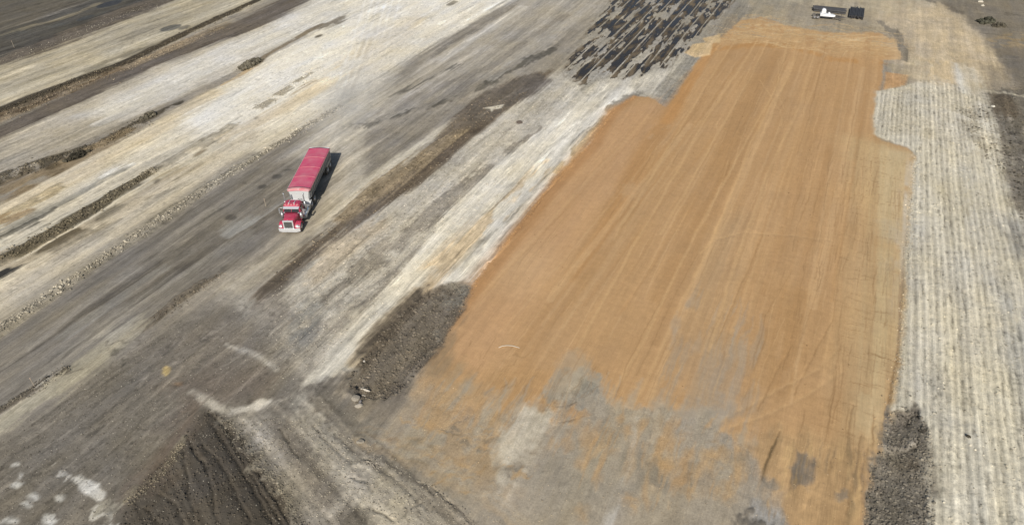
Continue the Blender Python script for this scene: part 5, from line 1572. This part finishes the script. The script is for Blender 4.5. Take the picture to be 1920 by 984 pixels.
ywrk = []
for k in range(41):
    yy = TY0 + .1 + k * (TY1 + .18 - TY0 - .1) / 40
    sag = -.035 * (math.sin(k / 40 * 4 * math.pi)) ** 2
    ywrk.append(arch(yy, 1.33, ZT + .012, .15 + sag, .10))
bm = B(); loft(bm, ywrk); tarp = part('tarp', bm, M_TARP, body, 0, True)
for fr in (.27, .50, .75):
    yy = TY0 + .1 + fr * (TY1 - TY0)
    bm = B(); path(bm, [(1.33 * t, yy, ZT + .03 + .16 * (1 - t * t)) for t in [-1 + k / 8 for k in range(17)]], .022, 6); part('tarp_bow', bm, M_CAP, tarp)
bm = B(); path(bm, [(1.345, TY0, ZT - .06), (1.345, TY1 + .3, ZT - .06)], .035, 8); part('tarp_roll', bm, M_CAP, tarp)
bm = B(); path(bm, [(-1.345, TY0, ZT - .02), (-1.345, TY1 + .3, ZT - .02)], .03, 8); part('tarp_edge', bm, M_WHITE, tarp)
bm = B(); loft(bm, [arch(TY0 - .22, 1.24, ZT - .10, .10, .02), arch(TY0 + .1, 1.335, ZT + .02, .17, .10), arch(TY0 + .38, 1.34, ZT + .022, .165, .10)]); part('tarp_cap', bm, M_CAP, body, 0, True)
bm = B(); loft(bm, [[(.06 * math.cos(a), TY0 - .05 + .06 * math.sin(a), ZT + .07) for a in [k * math.pi / 4 for k in range(8)]], [(.03 * math.cos(a), TY0 - .05 + .03 * math.sin(a), ZT + .12) for a in [k * math.pi / 4 for k in range(8)]]]); part('cap_lamp', bm, M_LENS, body)
bm = B(); box(bm, -1.15, 1.15, 15.6, 15.68, .5, .6); box(bm, -.8, -.7, 15.4, 15.6, .55, 1.0); box(bm, .7, .8, 15.4, 15.6, .55, 1.0); part('underride_bar', bm, M_BLACK, body)

# ------------------------------------------------------------------ stored pipes and the towed machine at the head of the pad
M_PIPE = plain('dark_steel_pipe', (.030, .031, .035), .55, .2, .4, .07, 2)
M_SKID = plain('timber_skid', (.13, .10, .075), .85, 0, .2, .2, 3)


def pipe_stack(label, x, y, rz, length, nx, nz, r, extra):
    t = root('pipe_stack', x, y, None, rz)
    mark(t, label, 'pipe stack', 'stacks of dark pipe at the head of the pad')
    for yy in (-length * .32, length * .32):
        bm = B(); box(bm, -nx * r - .1, nx * r + .1, yy - .07, yy + .07, -.02, .10); part('skid', bm, M_SKID, t)
    proto = None
    for j in range(nz):
        for i in range(nx - (j % 2)):
            off = random.uniform(-extra, extra)
            loc = ((i - (nx - 1 - (j % 2)) / 2) * r * 2.35 + random.uniform(-.25, .25) * r, off, .10 + r + j * r * 1.76)
            if proto is None:
                bm = B(); n = 10
                loft(bm, [[(r * math.cos(k * 2 * math.pi / n), yy, r * math.sin(k * 2 * math.pi / n)) for k in range(n)] for yy in (-length / 2, length / 2)])
                proto = part('pipe', bm, M_PIPE, t, 0, False, loc)
            else:
                clone(proto, t, loc)
    return t


x, y = at(1557, 24.5)
S1 = pipe_stack('long dark pipe stack lying crosswise behind the white machine', x, y + .8, math.radians(70.1), 6.1, 10, 3, .105, .25)
x, y = at(1605.5, 28.0)
S2 = pipe_stack('square dark pipe stack standing right of the white machine', x, y, math.radians(-24), 6.2, 11, 3, .105, .45)

x, y = at(1552, 36.0)
tw = root('towed_machine', x, y, None, math.radians(-16.5))
mark(tw, 'small towed machine with white body and long dark drawbar', 'machine')
M_BW = plain('white_body', (.60, .61, .62), .4, 0, .5, .02, 2)
bm = B()
for s in (-.55, .55):
    box(bm, -2.3, 2.2, s - .06, s + .06, .45, .6)
for xx in (-2.2, -1.0, .3, 1.5):
    box(bm, xx - .05, xx + .05, -.49, .49, .47, .58)
part('frame', bm, M_BLACK, tw)
bm = B(); loft(bm, [[(-1.65, -.62, .62), (1.0, -.5, .62), (1.0, .5, .62), (-1.65, .62, .62)], [(-1.7, -.66, 1.05), (1.25, -.36, .85), (1.25, .36, .85), (-1.7, .66, 1.05)], [(-1.6, -.55, 1.12), (.9, -.3, .95), (.9, .3, .95), (-1.6, .55, 1.12)]]); part('body', bm, M_BW, tw, .03)
bm = B(); loft(bm, [[(-1.55, -.42, 1.12), (-.65, -.42, 1.12), (-.65, .5, 1.12), (-1.55, .5, 1.12)], [(-1.5, -.42, 1.75), (-.7, -.4, 1.7), (-.7, .45, 1.7), (-1.5, .45, 1.75)], [(-1.3, -.25, 2.0), (-.85, -.25, 1.92), (-.85, .25, 1.92), (-1.3, .25, 2.0)]]); part('hood', bm, M_BW, tw, .05)
bm = B(); loft(bm, [[(-.25, -.22, 1.05), (.3, -.22, 1.0), (.3, .22, 1.0), (-.25, .22, 1.05)], [(-.15, -.15, 1.32), (.1, -.15, 1.28), (.1, .15, 1.28), (-.15, .15, 1.32)]]); part('cover', bm, M_BW, tw, .03)
bm = B(); rod(bm, (1.1, -.45, .55), (3.3, 0, .5), .06, 8); rod(bm, (1.1, .45, .55), (3.3, 0, .5), .06, 8); rod(bm, (3.2, 0, .5), (3.6, 0, .5), .05, 8); part('drawbar', bm, M_BLACK, tw)
bm = B(); rod(bm, (.8, 0, .95), (2.9, 0, .62), .04, 8); rod(bm, (2.35, .1, .5), (2.35, .1, 1.6), .045, 8); part('boom', bm, M_BLACK, tw)
bm = B(); rod(bm, (2.2, -.55, .0), (2.2, -.55, .7), .05, 8); box(bm, 2.0, 2.4, -.75, -.35, -.02, .06); part('jack', bm, M_BLACK, tw)
wp_ = None
for (xx, yy) in ((-2.0, -.78), (-2.0, .78), (-2.65, -.78), (-2.65, .78)):
    if wp_ is None:
        wp_ = part('wheel', wheel_proto(.2, .36), M_TYRE, tw, 0, True, (xx, yy, .36))
        part('rim', rim_proto(.2, .36), M_RIM, wp_, 0, True)
        wp_.rotation_euler = (0, 0, -math.pi / 2)
    else:
        c = clone(wp_, tw, (xx, yy, .36))
        c.rotation_euler = (0, 0, math.pi / 2 if yy > 0 else -math.pi / 2)

# ------------------------------------------------------------------ survey stakes and the pale strip on the clay
M_STAKE = plain('stake_wood', (.40, .33, .25), .8, 0, .2, .05, 6)
for (px_, py_, h0, lab) in ((65, 724, 1.05, 'wooden survey stake in the clod ridge at the lower left'), (27, 90, 1.25, 'wooden survey stake on the dark strip in the top left corner'), (499, 388, 1.1, 'wooden survey stake on the haul road left of the truck'), (1236, 985 - 20, .0, None)):
    if lab is None:
        continue
    x, y = at(px_, py_)
    st = root('survey_stake', x, y, None, random.uniform(0, 3))
    mark(st, lab, 'stake', 'survey stakes')
    bm = B(); w = .022
    loft(bm, [[(-w * .2, -w * .2, -.25), (w * .2, -w * .2, -.25), (w * .2, w * .2, -.25), (-w * .2, w * .2, -.25)], [(-w, -w, -.05), (w, -w, -.05), (w, w, -.05), (-w, w, -.05)], [(-w, -w, h0), (w, -w, h0), (w, w, h0), (-w, w, h0)]])
    part('post', bm, M_STAKE, st, .006)
    bm = B(); box(bm, -w * 1.05, w * 1.05, -w * 1.05, w * 1.05, h0 - .12, h0 + .004); part('painted_tip', bm, plain('tip_paint', (.55, .40, .30), .7), st)
q = [at(a, b) for a, b in ((935, 653), (942, 650.5), (951, 649.5), (961, 650), (974, 653))]
bm = B()
path(bm, [(a, b, float(ground_z(np.array([a]), np.array([b]))[0]) + .06 + (.05 if 0 < i < 4 else 0)) for i, (a, b) in enumerate(q)], .02, 8)
o = part('plastic_strip', bm, plain('pale_plastic', (.66, .63, .54), .5, 0, .4, .05, 3), None, 0, True)
mark(o, 'thin pale curved strip lying on the left part of the clay', 'strip')

# ------------------------------------------------------------------ dust hanging behind the truck
bm = B()
bmesh.ops.create_uvsphere(bm, u_segments=32, v_segments=16, radius=1.0)
dm = bpy.data.materials.new('road_dust')
dm.use_nodes = True
nt = dm.node_tree
nt.nodes.remove(nt.nodes['Principled BSDF'])
pv = nt.nodes.new('ShaderNodeVolumePrincipled')
pv.inputs['Color'].default_value = (.98, .96, .92, 1)
pv.inputs['Anisotropy'].default_value = 0.0
tc = nt.nodes.new('ShaderNodeTexCoord')
ln = nt.nodes.new('ShaderNodeVectorMath')
ln.operation = 'LENGTH'
nt.links.new(tc.outputs['Object'], ln.inputs[0])
fall = nt.nodes.new('ShaderNodeMapRange')
fall.interpolation_type = 'SMOOTHSTEP'
fall.inputs['From Min'].default_value = 1.0
fall.inputs['From Max'].default_value = .15
nt.links.new(ln.outputs['Value'], fall.inputs['Value'])
nz = nt.nodes.new('ShaderNodeTexNoise')
nz.inputs['Scale'].default_value = .22
nz.inputs['Detail'].default_value = 2
gp = nt.nodes.new('ShaderNodeNewGeometry')
nt.links.new(gp.outputs['Position'], nz.inputs['Vector'])
nr_ = nt.nodes.new('ShaderNodeMapRange')
nr_.inputs['From Min'].default_value = .35
nr_.inputs['From Max'].default_value = .65
nr_.inputs['To Min'].default_value = .25
nr_.inputs['To Max'].default_value = 1.2
nt.links.new(nz.outputs['Fac'], nr_.inputs['Value'])
mm = nt.nodes.new('ShaderNodeMath')
mm.operation = 'MULTIPLY'
nt.links.new(fall.outputs[0], mm.inputs[0])
nt.links.new(nr_.outputs[0], mm.inputs[1])
m2 = nt.nodes.new('ShaderNodeMath')
m2.operation = 'MULTIPLY'
m2.inputs[1].default_value = .042
nt.links.new(mm.outputs[0], m2.inputs[0])
nt.links.new(m2.outputs[0], pv.inputs['Density'])
nt.links.new(pv.outputs[0], nt.nodes['Material Output'].inputs['Volume'])
dc = part('dust_cloud', bm, dm, None, 0, True)
dc.scale = (6.5, 19.0, 4.5)
dc.location = (-25.6, 97.0, 1.8)
dc.rotation_euler = (0, 0, math.radians(1.5))
dc['kind'] = 'stuff'
dc['label'] = 'thin pale dust drifting over the haul road behind the truck'
dc['category'] = 'dust'
